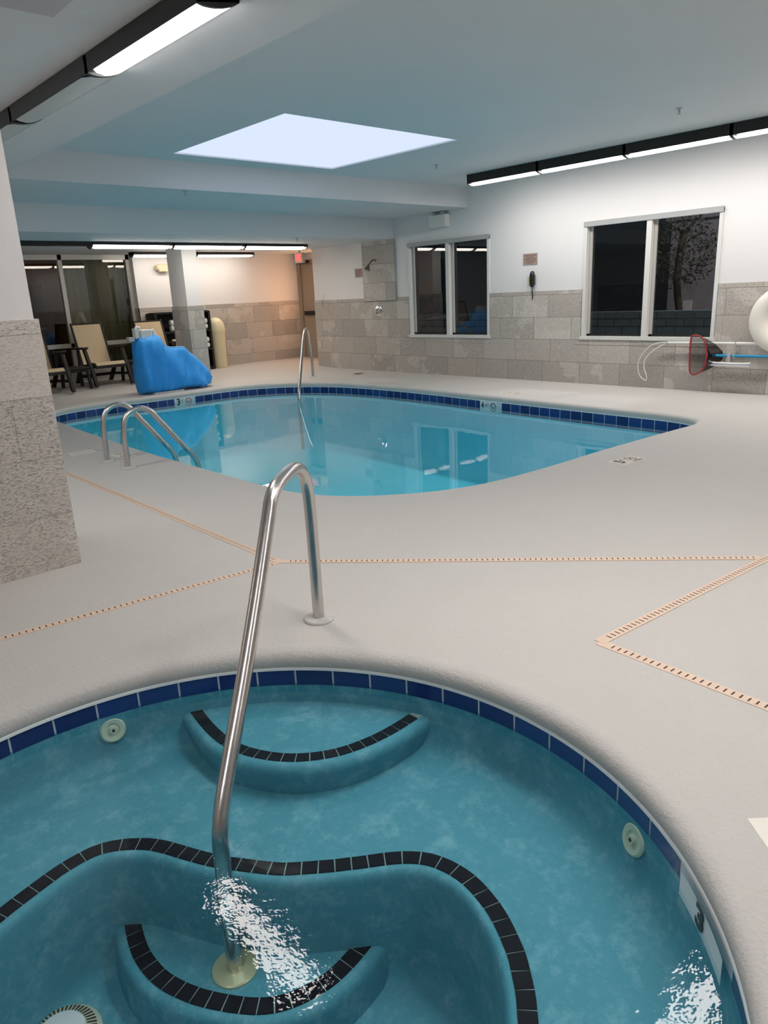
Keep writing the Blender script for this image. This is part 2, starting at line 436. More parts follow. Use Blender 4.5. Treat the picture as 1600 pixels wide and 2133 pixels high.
def at_z(P, z): return [(p[0], p[1], z) for p in P]
def fill_region(loops, z, mat, name=None):
    bm = bmesh.new()
    for lp in loops:
        vs = [bm.verts.new((p[0], p[1], z)) for p in lp]
        for i in range(len(vs)): bm.edges.new((vs[i], vs[(i+1) % len(vs)]))
    bmesh.ops.triangle_fill(bm, use_beauty=True, use_dissolve=False, edges=bm.edges)
    vs = [v.co.copy() for v in bm.verts]; bm.verts.index_update()
    fs = [[v.index for v in f.verts] for f in bm.faces]
    fs = [f if (vs[f[1]]-vs[f[0]]).cross(vs[f[2]]-vs[f[0]]).z > 0 else f[::-1] for f in fs]
    bm.free(); return vs, fs

def text_mesh(body, size, name, mat, mw, parent=None, sx=1.0, thick=0.0, shear=0.0):
    cu = bpy.data.curves.new(name, 'FONT'); cu.body = body; cu.size = size; cu.align_x = 'CENTER'; cu.align_y = 'CENTER'
    cu.extrude = 0.0006; cu.offset = thick; cu.resolution_u = 4
    o = bpy.data.objects.new(name, cu); COL.objects.link(o)
    dg = bpy.context.evaluated_depsgraph_get(); me = bpy.data.meshes.new_from_object(o.evaluated_get(dg))
    bpy.data.objects.remove(o); bpy.data.curves.remove(cu)
    me.materials.clear(); me.materials.append(M[mat])
    me.transform(mw @ Matrix.Diagonal((sx, 1, 1, 1)))
    r = bpy.data.objects.new(name, me); COL.objects.link(r)
    if parent: r.parent = parent; r.matrix_parent_inverse = parent.matrix_world.inverted() if False else Matrix.Identity(4)
    return r

def basis(o, u, v):
    u = Vector(u).normalized(); v = Vector(v).normalized(); n = u.cross(v)
    return Matrix(((u.x, v.x, n.x, o[0]), (u.y, v.y, n.y, o[1]), (u.z, v.z, n.z, o[2]), (0, 0, 0, 1)))

def no_dive(mb, mw, r, mat):
    """ring with a slash and a little diving figure"""
    def P(x, y, z=0.0007): return mw @ Vector((x, y, z))
    n = 28
    for k in range(n):
        a, b = 2*pi*k/n, 2*pi*(k+1)/n
        mb.face([P(r*cos(a), r*sin(a)), P(r*cos(b), r*sin(b)), P(.8*r*cos(b), .8*r*sin(b)), P(.8*r*cos(a), .8*r*sin(a))], mat)
    def stroke(a, b, w, m, z=0.0009):
        d = Vector((b[0]-a[0], b[1]-a[1])).normalized()*w/2; q = (-d.y, d.x)
        mb.face([P(a[0]-q[0], a[1]-q[1], z), P(b[0]-q[0], b[1]-q[1], z), P(b[0]+q[0], b[1]+q[1], z), P(a[0]+q[0], a[1]+q[1], z)], m)
    stroke((-.62*r, .62*r), (.62*r, -.62*r), .16*r, mat)
    stroke((-.5*r, -.45*r), (.1*r, .15*r), .16*r, 'ink'); stroke((.1*r, .15*r), (.55*r, .4*r), .13*r, 'ink'); stroke((0, .1*r), (.35*r, -.15*r), .1*r, 'ink')

# ------------------------------------------------------------------ pool and spa outlines
POOL = [(2.85, 5.0), (2.87, 6.5), (2.95, 7.9), (3.04, 9.1), (3.14, 9.85), (3.42, 10.26), (3.95, 10.40), (4.6, 10.34), (5.4, 10.3), (6.25, 10.25),
        (6.8, 9.93), (7.12, 9.5), (7.33, 8.95), (7.41, 8.1), (7.38, 7.05), (7.3, 6.1), (7.22, 5.0), (7.15, 4.0), (7.11, 3.5), (7.0, 3.16), (6.75, 3.045),
        (6.3, 3.07), (5.3, 3.125), (4.6, 3.14), (4.04, 3.175), (3.68, 3.255), (3.36, 3.42), (3.07, 3.68), (2.9, 4.0), (2.85, 4.4)]
pool = [Vector((p[0], p[1])) for p in resample([(x.x, x.y, 0) for x in catmull([(a, b, 0) for a, b in POOL], 8, True)], 0.07, True)]
if not ccw(pool): pool.reverse()
SPC = (0.585, 1.32); SPR = 1.153
spa = [Vector((SPC[0]+SPR*cos(2*pi*k/160), SPC[1]+SPR*sin(2*pi*k/160))) for k in range(160)]
LIP = [(-0.055, 0.0), (-0.042, -0.0012), (-0.026, -0.006), (-0.012, -0.015), (-0.003, -0.028), (0.0, -0.042), (0.0, -0.056), (-0.004, -0.068), (-0.010, -0.074)]

def floor_z(y):
    t = max(0.0, min(1.0, (y-10.75)/2.0)); return 0.10*t*t*(3-2*t)

XR = 8.84; YB = 12.8; Z1, Z2, Z3 = 2.75, 2.475, 2.17; YS1, YS2 = 7.61, 9.22; ZL1 = 2.525
XW, YSO = -3.2, -3.2
# ------------------------------------------------------------------ floor (deck) with coping lips
mb = MB()
pl0 = offset2(pool, LIP[0][0]); sp0 = offset2(spa, LIP[0][0])
outer = [(XW, YSO), (XR, YSO), (XR, 10.75), (XW, 10.75)]
vs, fs = fill_region([outer, pl0, sp0], 0.0, 'deck'); mb.idx(vs, fs, 'deck')
for base in (pool, spa):
    mb.sweep_rings([at_z(offset2(base, o), z) for o, z in LIP], 'deck')
ys = [10.75+i*0.25 for i in range(11)]
for a, b in zip(ys, ys[1:]):
    mb.face([(XW, a, floor_z(a)), (9.56 if a >= 11.24 else XR+0.0, a, floor_z(a)), (9.56 if a >= 11.24 else XR, b, floor_z(b)), (XW, b, floor_z(b))], 'deck')
fl = struct(mb.build('floor', smooth=True, angle=50))

# ------------------------------------------------------------------ walls
def wainscot(mb, x0, x1, y0, y1, mat, z0=-0.02, z1=1.263): mb.box(x0, x1, y0, y1, z0, z1, mat)
WIN = {1: (7.19, 8.89, 0.615, 2.06), 2: (3.81, 5.605, 0.615, 2.07)}
mb = MB()
segs = [YSO, WIN[2][0], WIN[2][1], WIN[1][0], WIN[1][1], 11.45]
mb.box(XR, XR+.16, YSO, segs[1], 0, Z1+.3, 'paint'); mb.box(XR, XR+.16, segs[2], segs[3], 0, Z1+.3, 'paint'); mb.box(XR, XR+.16, segs[4], segs[5], 0, Z1+.3, 'paint')
for k in (1, 2):
    a, b, z0, z1 = WIN[k]; mb.box(XR, XR+.16, a, b, 0, z0, 'paint'); mb.box(XR, XR+.16, a, b, z1, Z1+.3, 'paint')
mb.box(XR+.16, 9.66, 11.29, 11.45, 0, Z3+.3, 'paint')
wr = struct(mb.build('wall_right'))
mb = MB(); T = 0.014
for a, b in ((YSO, segs[1]-.012), (segs[2]+.012, segs[3]-.012), (segs[4]+.012, segs[5])):
    mb.box(XR-T, XR, a, b, -0.02, 1.245, 'slate_y')
for k in (1, 2): mb.box(XR-T, XR, WIN[k][0]-.012, WIN[k][1]+.012, -0.02, WIN[k][2]-.02, 'slate_y')
o = mb.build('tile_wainscot', wr); o.parent = wr
mb = MB()
for k in (1, 2):
    a, b, z0, z1 = WIN[k]
    mb.box(XR-T-.004, XR-T, a-.085, a-.012, z0-.09, 1.245, 'slate_y'); mb.box(XR-T-.004, XR-T, b+.012, b+.085, z0-.09, 1.245, 'slate_y')
    mb.box(XR-T-.004, XR-T, a-.012, b+.012, z0-.09, z0-.02, 'slate_y')
o = mb.build('tile_border', wr)
mb = MB(); mb.box(XR-.045, XR-T+.001, 9.19, 9.985, 1.2, Z3, 'slate_y')
o = mb.build('shower_tile_panel', wr)

mb = MB()   # back wall with storefront opening x 4.0..5.93
mb.box(5.93, 9.7, YB, YB+.35, 0, Z3+.3, 'paint'); mb.box(XW, 3.5, YB, YB+.35, 0, Z3+.3, 'paint'); mb.box(3.5, 5.93, YB, YB+.35, 0, 0.27, 'deck')
wb = struct(mb.build('wall_back'))
mb = MB(); mb.box(5.93-.012, 9.50, YB-T, YB, 0, 1.262, 'slate_x'); mb.box(5.93-.012, 5.93, YB-T, YB+.3, 0, 1.262, 'slate_coly')
mb.build('tile_wainscot', wb)
mb = MB(); mb.box(9.50, 9.66, 11.45, YB, 2.04, Z3+.3, 'paint'); mb.box(9.50, 9.66, 11.45, 11.72, 0, 2.04, 'paint')
struct(mb.build('wall_alcove'))
mb = MB(); mb.box(XW-.15, XW, YSO, YB+.3, 0, Z1+.3, 'paint'); mb.box(XW, XW+T, YSO, YB, 0, 1.25, 'slate_y'); struct(mb.build('wall_left'))
mb = MB(); mb.box(XW, XR+.16, YSO-.15, YSO, 0, Z1+.3, 'paint'); mb.box(XW, XR, YSO, YSO+T, 0, 1.25, 'slate_x'); struct(mb.build('wall_front'))

# near pillar
mb = MB(); mb.box(-0.35, 1.232, 3.83, 4.45, -0.01, ZL1, 'paint')
pil = mb.build('wall_pillar'); struct(pil)
mb = MB(); mb.box(-0.37, 1.249, 3.809, 4.47, -0.01, 1.263, 'slate_pillar')
mb.build('tile_wainscot', pil, bevel=0.003)
# far column
mb = MB(); mb.box(5.925, 6.185, 11.015, 11.52, 0, Z3, 'paint'); colm = struct(mb.build('wall_column'))
mb = MB(); z0 = 0.0
mb.face([(5.91, 11.0, 0), (6.2, 11.0, 0), (6.2, 11.0, 1.262), (5.91, 11.0, 1.262)], 'slate_colx')
mb.face([(5.91, 11.53, 0), (5.91, 11.0, 0), (5.91, 11.0, 1.262), (5.91, 11.53, 1.262)], 'slate_coly')
mb.face([(6.2, 11.0, 0), (6.2, 11.53, 0), (6.2, 11.53, 1.262), (6.2, 11.0, 1.262)], 'slate_coly')
mb.face([(6.2, 11.53, 0), (5.91, 11.53, 0), (5.91, 11.53, 1.262), (6.2, 11.53, 1.262)], 'slate_colx')
mb.face([(5.91, 11.0, 1.262), (6.2, 11.0, 1.262), (6.2, 11.53, 1.262), (5.91, 11.53, 1.262)], 'slate_colx')
mb.build('tile_wainscot', colm)

# ------------------------------------------------------------------ ceiling: three levels, dropped band, skylight shaft
SK = [(3.95, 5.345), (6.07, 5.345), (6.01, 7.27), (3.95, 7.27)]
mb = MB()
vs, fs = fill_region([[(2.335, YSO), (XR, YSO), (XR, YS1), (2.335, YS1)], SK], Z1, 'ceil'); mb.idx(vs, [f[::-1] for f in fs], 'ceil')
mb.face([(XW, YSO, ZL1), (XW, YS1, ZL1), (1.95, YS1, ZL1), (1.95, YSO, ZL1)], 'ceil')
mb.face([(XW, YS1, Z2), (XW, YS2, Z2), (XR, YS2, Z2), (XR, YS1, Z2)], 'ceil')
mb.face([(XW, YS2, Z3), (XW, YB+.35, Z3), (9.7, YB+.35, Z3), (9.7, YS2, Z3)], 'ceil')
mb.face([(XW, YS1, Z2), (XR, YS1, Z2), (XR, YS1, Z1), (XW, YS1, Z1)], 'soffit')
mb.face([(XW, YS2, Z3), (XR, YS2, Z3), (XR, YS2, Z2), (XW, YS2, Z2)], 'soffit')
# dropped band running beside the near fixtures
mb.face([(1.95, YSO, Z2), (1.95, YS1, Z2), (2.335, YS1, Z2), (2.335, YSO, Z2)], 'soffit')
mb.face([(2.335, YSO, Z2), (2.335, YS1, Z2), (2.335, YS1, Z1), (2.335, YSO, Z1)], 'soffit')
mb.face([(1.95, YS1, Z2), (1.95, YSO, Z2), (1.95, YSO, ZL1), (1.95, YS1, ZL1)], 'soffit')
# dropped box above the near pillar
mb.box(-1.2, 1.345, 1.5, 3.32, 2.42, ZL1, 'bulk')
# lid above everything
mb.box(XW-.2, 9.9, YSO-.2, 13.4, 3.45, 3.5, 'paint')
ce = struct(mb.build('ceiling'))
mb = MB(); ZT = Z1+.035
for i in range(4):
    a, b = SK[i], SK[(i+1) % 4]; mb.face([(a[0], a[1], Z1), (b[0], b[1], Z1), (b[0], b[1], ZT), (a[0], a[1], ZT)], 'shaft')
sh = mb.build('window_3'); struct(sh)
mb = MB(); mb.face([(p[0], p[1], ZT-.02) for p in SK][::-1], 'sky'); mb.build('skylight_dome', sh)

# ------------------------------------------------------------------ windows on the right wall
def slider(idx, a, b, z0, z1, mull):
    w = bpy.data.objects.new('window_%d' % idx, None); COL.objects.link(w); struct(w); w.location = (XR, (a+b)/2, z0)
    f = MB(); X0, X1 = XR-.018, XR+.05; t = .045
    f.box(X0, X1, a, a+t, z0, z1, 'frame'); f.box(X0, X1, b-t, b, z0, z1, 'frame')
    f.box(X0-.012, X1, a-.02, b+.02, z0-.025, z0+.022, 'frame')
    f.box(X0, X1, mull-.035, mull+.035, z0, z1, 'frame')
    f.build('window_frame', w, bevel=.003)
    h = MB(); h.box(XR-.03, X1, a, b, z1-.05, z1+.012, 'head'); h.build('head_trim', w)
    s = MB()
    for p, q in ((a+t, mull-.035), (mull+.035, b-t)):
        s.box(XR+.052, XR+.075, q-.035, q, z0+.02, z1-.05, 'alu'); s.box(XR+.052, XR+.075, p, p+.02, z0+.02, z1-.05, 'alu')
        s.box(XR+.052, XR+.075, p, q, z0+.02, z0+.05, 'dark')
    s.build('sash', w)
    for p, q in ((a+t, mull-.035), (mull+.035, b-t)):
        g = MB(); g.face([(XR+.08, q, z0+.02), (XR+.08, p, z0+.02), (XR+.08, p, z1-.05), (XR+.08, q, z1-.05)], 'glass'); g.build('pane', w)
    r = MB(); r.box(XR+.05, XR+.16, a-.001, a+.03, z0, z1, 'dark'); r.box(XR+.05, XR+.16, b-.03, b+.001, z0, z1, 'dark')
    r.build('outer_track', w)
slider(1, *WIN[1], 8.025)
slider(2, *WIN[2], 4.70)

# ------------------------------------------------------------------ storefront (left rear) and the lobby behind
w = bpy.data.objects.new('window_4', None); COL.objects.link(w); struct(w); w.location = (4.9, 12.98, .27)
f = MB(); Y0, Y1 = 12.95, 13.03
f.box(3.5, 5.93, Y0, Y1, 2.09, 2.17, 'alu'); f.box(3.5, 5.93, Y0, Y1, .27, .32, 'alu'); f.box(3.5, 5.93, Y0, Y1, .665, .735, 'alu')
for x in (3.5, 4.70, 5.87): f.box(x, x+.065, Y0, Y1, .27, 2.17, 'alu')
f.build('window_frame', w)
for a, b in ((3.565, 4.70), (4.765, 5.87)):
    for c, d in ((.32, .665), (.735, 2.09)):
        g = MB(); g.face([(a, 12.99, c), (b, 12.99, c), (b, 12.99, d), (a, 12.99, d)], 'glass_front'); g.build('pane', w)
mb = MB(); mb.box(2.0, 8.5, 14.9, 15.0, 0, 2.6, 'lobby_brown'); mb.box(2, 8.5, 13.1, 15, -.01, .02, 'lobby_dark'); mb.box(2, 8.5, 13.1, 15, 2.5, 2.55, 'lobby_olive')
mb.box(1.9, 2.0, 13.1, 15, 0, 2.6, 'lobby_dark'); mb.box(6.0, 6.1, 13.15, 15, 0, 2.6, 'lobby_olive')
struct(mb.build('wall_lobby'))
mb = MB()
xs = [4.88+i*.04 for i in range(28)]
ring = [[(x, 13.28+.02*sin(i*1.9), z) for i, x in enumerate(xs)] for z in (0.05, 2.45)]
mb.sweep_rings(ring, 'lobby_olive', closed=False); 
tag(mb.build('curtain', smooth=True), 'olive curtain hanging behind the right storefront pane', 'curtain')
t = thing('ceiling_light', (4.3, 13.9, 2.45), 'dim lamp added to brighten the lobby behind the storefront', 'ceiling light')  # unseen lamp added to brighten the lobby behind the glass
m = MB(); m.box(4.15, 4.45, 13.75, 14.05, 2.46, 2.5, 'black'); m.build('housing', t)
m = MB(); m.box(4.18, 4.42, 13.78, 14.02, 2.44, 2.46, 'lobby_fill'); m.build('diffuser', t)
t = thing('television', (4.35, 14.5, 1.0), 'dark screen standing in the dim lobby behind the left storefront pane', 'television')
mb = MB(); mb.box(3.9, 4.9, 14.45, 14.52, 1.05, 1.75, 'lobby_dark'); mb.build('screen', t, bevel=.01)
mb = MB(); mb.box(3.7, 5.0, 14.3, 14.8, .05, 1.0, 'lobby_dark'); mb.build('cabinet', t)
mb = MB(); mb.box(4.1, 4.7, 13.5, 13.9, .12, .55, 'lobby_blue'); mb.box(4.1, 4.7, 13.85, 13.95, .55, .85, 'lobby_blue')
for ax in (4.14, 4.66):
    for ay in (13.55, 13.85): mb.box(ax-.02, ax+.02, ay-.02, ay+.02, .02, .12, 'lobby_dark')
tag(mb.build('armchair', bevel=.05), 'dark blue armchair low behind the left storefront glass', 'armchair')

# ------------------------------------------------------------------ door in the alcove
d = bpy.data.objects.new('door_1', None); COL.objects.link(d); struct(d); d.location = (9.50, 12.25, .1)
mb = MB(); mb.box(9.46, 9.54, 12.70, YB-T, .05, 2.04, 'door'); mb.box(9.46, 9.54, 11.72, 11.80, .05, 2.04, 'door'); mb.box(9.46, 9.54, 11.80, 12.70, 1.97, 2.04, 'door'); mb.build('door_frame', d)
mb = MB(); mb.box(9.49, 9.535, 11.81, 12.69, .06, 1.965, 'door'); leaf = mb.build('door_leaf', d)
mb = MB(); mb.box(9.482, 9.49, 11.95, 12.16, .75, 1.85, 'door_glow'); lt = mb.build('door_lite', d)
mb = MB(); mb.box(9.40, 9.47, 12.36, 12.72, 1.975, 2.035, 'dark'); mb.build('door_closer', d)
mb = MB(); mb.box(9.43, 9.489, 12.02, 12.60, .96, 1.04, 'dark'); mb.build('push_bar', d)

# ------------------------------------------------------------------ fluorescent fixtures
def lens_profile(w, drop, n=7):
    """(across, down) points of the curved diffuser"""
    return [(w*(0.5-0.5*cos(pi*i/n)), drop*sin(pi*i/n)**0.6 if 0 < i < n else 0) for i in range(n+1)]
def fixture(axis, s0, s1, front, back, z_front, z_top, z_back, lit, label, group, drop=.018, lens=True, lm='lens'):
    """front/back: coordinate across; axis: 'x' or 'y' the run direction"""
    def P(s, c, z): return (s, c, z) if axis == 'x' else (c, s, z)
    t = thing('ceiling_light', P((s0+s1)/2, (front+back)/2, z_top), label, 'ceiling light', group)
    h = MB(); hz = min(z_front, z_back)
    A = [(front, z_front), (front, z_top), (back, z_top), (back, z_back)]
    v = [P(s, c, z) for s in (s0, s1) for c, z in A]
    h.idx(v, [(0, 1, 2, 3), (7, 6, 5, 4), (0, 4, 5, 1), (1, 5, 6, 2), (2, 6, 7, 3), (3, 7, 4, 0)], 'black'); h.build('housing', t)
    if not lens: return t
    e = .022; rings = []; n = 9
    # rounded ends: the diffuser narrows near both ends
    st = [(s0+e, .55), (s0+e+.02, .82), (s0+e+.06, 1.0), (s1-e-.06, 1.0), (s1-e-.02, .82), (s1-e, .55)]
    for s, k in st:
        r = []
        for i in range(n+1):
            u = i/n; c = front+(back-front)*(0.02+u*.96*1.0); zz = z_front+(z_back-z_front)*u - drop*(sin(pi*u)**.7)*k - .001
            c2 = front+(back-front)*(.02+.96*(u if k == 1 else (u*k+(1-k))))
            r.append(P(s, c2, zz))
        rings.append(r)
    m = MB(); m.sweep_rings(rings, lm if lit else 'lens_off', closed=False)
    m.face(rings[0], lm if lit else 'lens_off'); m.face(rings[-1][::-1], lm if lit else 'lens_off'); m.build('diffuser', t, smooth=True)
    for s in (s0, s1):
        c = MB()
        q0, q1 = (s, s+.018) if s == s0 else (s-.018, s)
        rr = []
        for q in (q0, q1):
            rr.append([P(q, front+(back-front)*u, z_front+(z_back-z_front)*u-(drop+.006)*(sin(pi*u)**.7)-.002) for u in [i/n for i in range(n+1)]]+[P(q, back, z_top-.002), P(q, front, z_top-.002)])
        c.sweep_rings(rr, 'black'); c.face(rr[0], 'black'); c.face(rr[1][::-1], 'black'); c.build('end_cap', t)
    return t
ys = [6.805, 5.70, 4.555, 3.405, 2.26, 1.11, -.04, -1.19]
R_L = ['farthest lit fluorescent fixture on the window-wall ceiling row, beside the soffit step', 'second lit fluorescent fixture from the soffit step above the window wall',
       'third lit fluorescent fixture of the window-wall row, above the larger window', 'lit fluorescent fixture at the right picture edge in the window-wall row']
for i in range(7):
    fixture('y', ys[i+1], ys[i], 7.9, 8.1, 2.64, Z1-.003, 2.638, True, R_L[i] if i < 4 else 'lit fluorescent fixture of the window-wall row, outside the picture on the right, %s' % ('nearest the edge', 'in the middle', 'farthest away')[i-4], 'fluorescent fixtures above the window wall')
yl = [6.44, 5.245, 4.03, 2.89]
L_L = ['unlit near fixture at the far end, beside the pillar top', 'unlit fluorescent fixture between the lit one and the pillar', 'large lit fluorescent fixture at the top left on the dropped ceiling band']
for i in range(3):
    fixture('y', yl[i+1], yl[i], 1.76, 1.95, 2.437, 2.52, 2.470, i == 2, L_L[i], 'fixtures on the dropped ceiling band', drop=.012)
for i, (a, b) in enumerate(((4.27, 5.49), (5.49, 6.73), (6.73, 7.96))):
    fixture('x', a, b, 10.4, 10.6, 2.128, Z3-.003, 2.125, True, ('leftmost lit fixture of the long rear row above the lounge chairs', 'middle lit fixture of the long rear row in front of the column', 'rightmost lit fixture of the long rear row beside the exit sign')[i], 'rear fluorescent row', drop=.04, lm='lens_rear')
fixture('x', 3.0, 4.27, 10.4, 10.6, 2.12, Z3-.003, 2.12, False, 'black dark housing without light left of the rear row', 'rear fluorescent row', lens=False)
for i, (a, b) in enumerate(((5.7, 6.9), (6.9, 8.1))):
    fixture('x', a, b, 12.25, 12.42, 2.125, Z3-.003, 2.125, True, ('lit fixture hidden behind the column over the towel shelf', 'short lit fixture close to the back wall behind the column')[i], 'fixtures near the back wall', drop=.035, lm='lens_rear')
fixture('x', 1.95, 3.1, 1.12, 1.30, 2.44, 2.52, 2.44, True, 'lit fixture overhead in front of the skylight, left', 'overhead fixtures before the skylight')
fixture('x', 3.1, 4.25, 1.12, 1.30, 2.44, 2.52, 2.44, True, 'lit fixture overhead seen mirrored in the spa water at lower right', 'overhead fixtures before the skylight')
for i, (a, b) in enumerate(((1.1, 2.25), (-.2, .95), (-1.5, -.35))):  # unseen fixtures added for more light around the viewpoint
    fixture('y', a, b, 1.76, 1.95, 2.437, 2.52, 2.470, True, 'unseen lit fixture added to the dropped band above the viewpoint, %s' % ('first past the visible one', 'second past the visible one', 'third past the visible one')[i], 'fixtures on the dropped ceiling band', drop=.012, lm='lens_fill')
for i, (a, b) in enumerate(((-.9, .25), (-2.1, -.95))):  # not in view; added to light the pillar front and left bay
    fixture('x', a, b, .6, .8, 2.43, ZL1-.003, 2.43, True, 'unseen lit fixture added in the left bay beside the viewpoint, %s' % ('right', 'left')[i], 'added fixtures in the left bay', lm='lens_fill')
for i, (a, b) in enumerate(((1.7, .55), (.55, -.6), (-.6, -1.75))):  # extra fixtures put in behind the viewpoint for their light
    fixture('x', b-1, a-1, -2.2, -2.4, 2.64, Z1-.003, 2.64, True, 'unseen lit fixture added behind the viewpoint over the spa, %s' % ('right', 'middle', 'left')[i], 'added fixtures behind the viewpoint', lm='lens_fill')
for i, (a, b) in enumerate(((.0, 1.15), (-1.2, -.05), (-2.4, -1.25))):  # hidden fixtures added to brighten the left bay ceiling by bounce
    fixture('x', a, b, 5.6, 5.8, 2.43, ZL1-.003, 2.43, True, 'hidden lit fixture added behind the near pillar, %s' % ('right', 'middle', 'left')[i], 'added fixtures behind the near pillar')

# ------------------------------------------------------------------ swimming pool
BL = [(0.013, 0.032, 0.16, 1), (0.015, 0.042, 0.19, 1), (0.011, 0.026, 0.13, 1), (0.017, 0.050, 0.205, 1)]
def tile_band(mb, loop, zt, zb, tw, skip=()):
    P = [Vector((p[0], p[1], 0)) for p in loop]; pts = resample(P, tw/6, True); n = len(pts)
    q = [Vector((p.x, p.y)) for p in pts]; ins = offset2(q, .003); ins0 = offset2(q, .001)
    i = 0
    mb.sweep_rings([at_z(ins0, zt), at_z(ins0, zb)], 'grout')
    while i < n:
        c = random.choice(BL); j = min(i+6, n)
        mid = ins[(i+j)//2 % n]
        if not any((mid-Vector(s[:2])).length < s[2] for s in skip):
            g = .0035
            for k in range(i, j):
                a = ins[k]; b = ins[(k+1) % n]; d = (b-a).normalized()
                if k == i: a = a+d*g
                if k == j-1: b = b-d*g
                mb.face([(a.x, a.y, zt-.004), (a.x, a.y, zb+.004), (b.x, b.y, zb+.004), (b.x, b.y, zt-.004)], 'tile', c)
        i = j
pt = thing('swimming_pool', (5.1, 6.7, 0), 'large freeform swimming pool with a band of blue waterline tiles', 'swimming pool')
inner = offset2(pool, -.010)
mb = MB()
rings = [at_z(inner, -.20)]
for o, z in ((0.0, -.24), (.004, -.7), (.03, -.95), (.10, -1.06), (.22, -1.10)):
    rings.append(at_z(offset2(inner, o), z))
mb.sweep_rings(rings, 'pool'); vs, fs = fill_region([offset2(inner, .22)], -1.10, 'pool'); mb.idx(vs, fs, 'pool')
mb.build('pool_shell', pt, smooth=True)
mb = MB(); tile_band(mb, inner, -.078, -.215, .152, skip=((5.29, 10.31, .16), (7.30, 5.95, .16))); mb.build('waterline_tile', pt)
mb = MB(); mb.sweep_rings([at_z(offset2(inner, 0), -.070), at_z(offset2(inner, .009), -.071), at_z(offset2(inner, .009), -.080), at_z(offset2(inner, 0), -.081)], 'trim'); mb.build('tile_trim', pt, smooth=True, angle=60)
def wall_marker(parent, c, u, zc, body, sub_, w=.30, h=.148, red=True):
    """marker tile flush in a waterline band; c is its centre, u its reading direction"""
    mw = basis((c[0], c[1], zc), u, (0, 0, 1))
    m = MB(); P = lambda x, y, z=0: mw @ Vector((x, y, z))
    m.face([P(-w/2, -h/2), P(w/2, -h/2), P(w/2, h/2), P(-w/2, h/2)], 'marker_wet'); m.face([P(-w/2, -h/2, -.012), P(-w/2, -h/2), P(-w/2, h/2), P(-w/2, h/2, -.012)], 'marker_wet')
    m.face([P(w/2, -h/2, -.012), P(w/2, h/2, -.012), P(w/2, h/2), P(w/2, -h/2)], 'marker_wet')
    pl = m.build('depth_marker', parent); pl['label'] = 'white depth marker tile'
    return mw, pl
def wsub(o, part, root):
    o.parent = part; o.matrix_parent_inverse = (Matrix.Translation(root.location) @ part.matrix_parent_inverse).inverted() if False else Matrix.Identity(4); return o
def on_pool(x, y, d=.007):
    q = offset2(inner, d); return min(q, key=lambda p: (p.x-x)**2+(p.y-y)**2)
mw, pl = wall_marker(pt, on_pool(5.29, 10.312), (1, -.06, 0), -.148, '3', 'FT')
for o in (text_mesh('3', .145, 'numeral', 'ink', mw @ Matrix.Translation((-.085, .008, .001)), sx=.85, thick=.004), text_mesh('FT', .05, 'unit_letters', 'ink', mw @ Matrix.Translation((-.025, .02, .001)), sx=.7)): o.parent = pl
m = MB(); no_dive(m, mw @ Matrix.Translation((.08, 0, .001)), .058, 'red'); m.build('no_diving_symbol').parent = pl
mw, pl = wall_marker(pt, on_pool(7.30, 5.95), (-.08, -1, 0), -.148, '4', 'FT')
for o in (text_mesh('4', .12, 'numeral', 'ink', mw @ Matrix.Translation((-.105, .008, .001)), sx=.8, thick=.003), text_mesh('1/2', .055, 'fraction', 'ink', mw @ Matrix.Translation((-.06, .008, .001)), sx=.7), text_mesh('FT', .06, 'unit_letters', 'ink', mw @ Matrix.Translation((-.015, .015, .001)), sx=.7)): o.parent = pl
m = MB(); no_dive(m, mw @ Matrix.Translation((.085, 0, .001)), .055, 'ink'); m.build('no_diving_symbol').parent = pl
WZ = -.130
mb = MB(); vs, fs = fill_region([inner], WZ, 'water_pool'); mb.idx(vs, fs, 'water_pool')
tag(mb.build('pool_water'), 'still turquoise water filling the large pool, mirroring the windows', 'water', kind='stuff')

# ------------------------------------------------------------------ hot tub
ht = thing('hot_tub', (SPC[0], SPC[1], 0), 'round sunken hot tub with teal plaster, curved steps and black nosing tiles', 'hot tub')
ZB_, ZS_, ZL_, ZF_ = -.34, -.22, -.60, -.73
BENCH = [(0.256, 1.968), (0.326, 1.991), (0.415, 2.015), (0.462, 2.026), (0.511, 2.029), (0.561, 2.026), (0.605, 2.005), (0.648, 1.969), (0.679, 1.934), (0.706, 1.889), (0.743, 1.808), (0.794, 1.711), (0.846, 1.636), (0.88, 1.588), (0.917, 1.542), (0.957, 1.506), (1.03, 1.445), (1.069, 1.416), (1.108, 1.387), (1.146, 1.361), (1.189, 1.328), (1.224, 1.294), (1.248, 1.26), (1.262, 1.214), (1.268, 1.167), (1.265, 1.118), (1.252, 1.067), (1.236, 1.02), (1.216, 0.978), (1.191, 0.936), (1.164, 0.894), (1.132, 0.858), (1.1, 0.822), (1.061, 0.788),
         (.98, .72), (.86, .65), (.7, .60), (.5, .59), (.3, .64), (.14, .74), (.0, .9), (-.08, 1.1), (-.11, 1.35), (-.06, 1.6), (.04, 1.8), (.15, 1.92)]
bench = [Vector((p.x, p.y)) for p in resample(catmull([(a, b, 0) for a, b in BENCH], 6, True), .03, True)]
if not ccw(bench): bench.reverse()
spi = offset2(spa, -.010)
mb = MB()
wallr = [at_z(spi, -.13)]+[at_z(offset2(spi, o), z) for o, z in ((0.002, -.15), (.004, -.24), (.012, -.30), (.03, -.33), (.055, ZB_))]
mb.sweep_rings(wallr, 'spa')
vs, fs = fill_region([offset2(spi, .055), bench], ZB_, 'spa'); mb.idx(vs, fs, 'spa')
prof = [(0, ZB_), (.010, ZB_-.001), (.018, ZB_-.006), (.024, ZB_-.016), (.028, ZB_-.032), (.034, -.50), (.038, -.66), (.048, -.71), (.07, ZF_)]
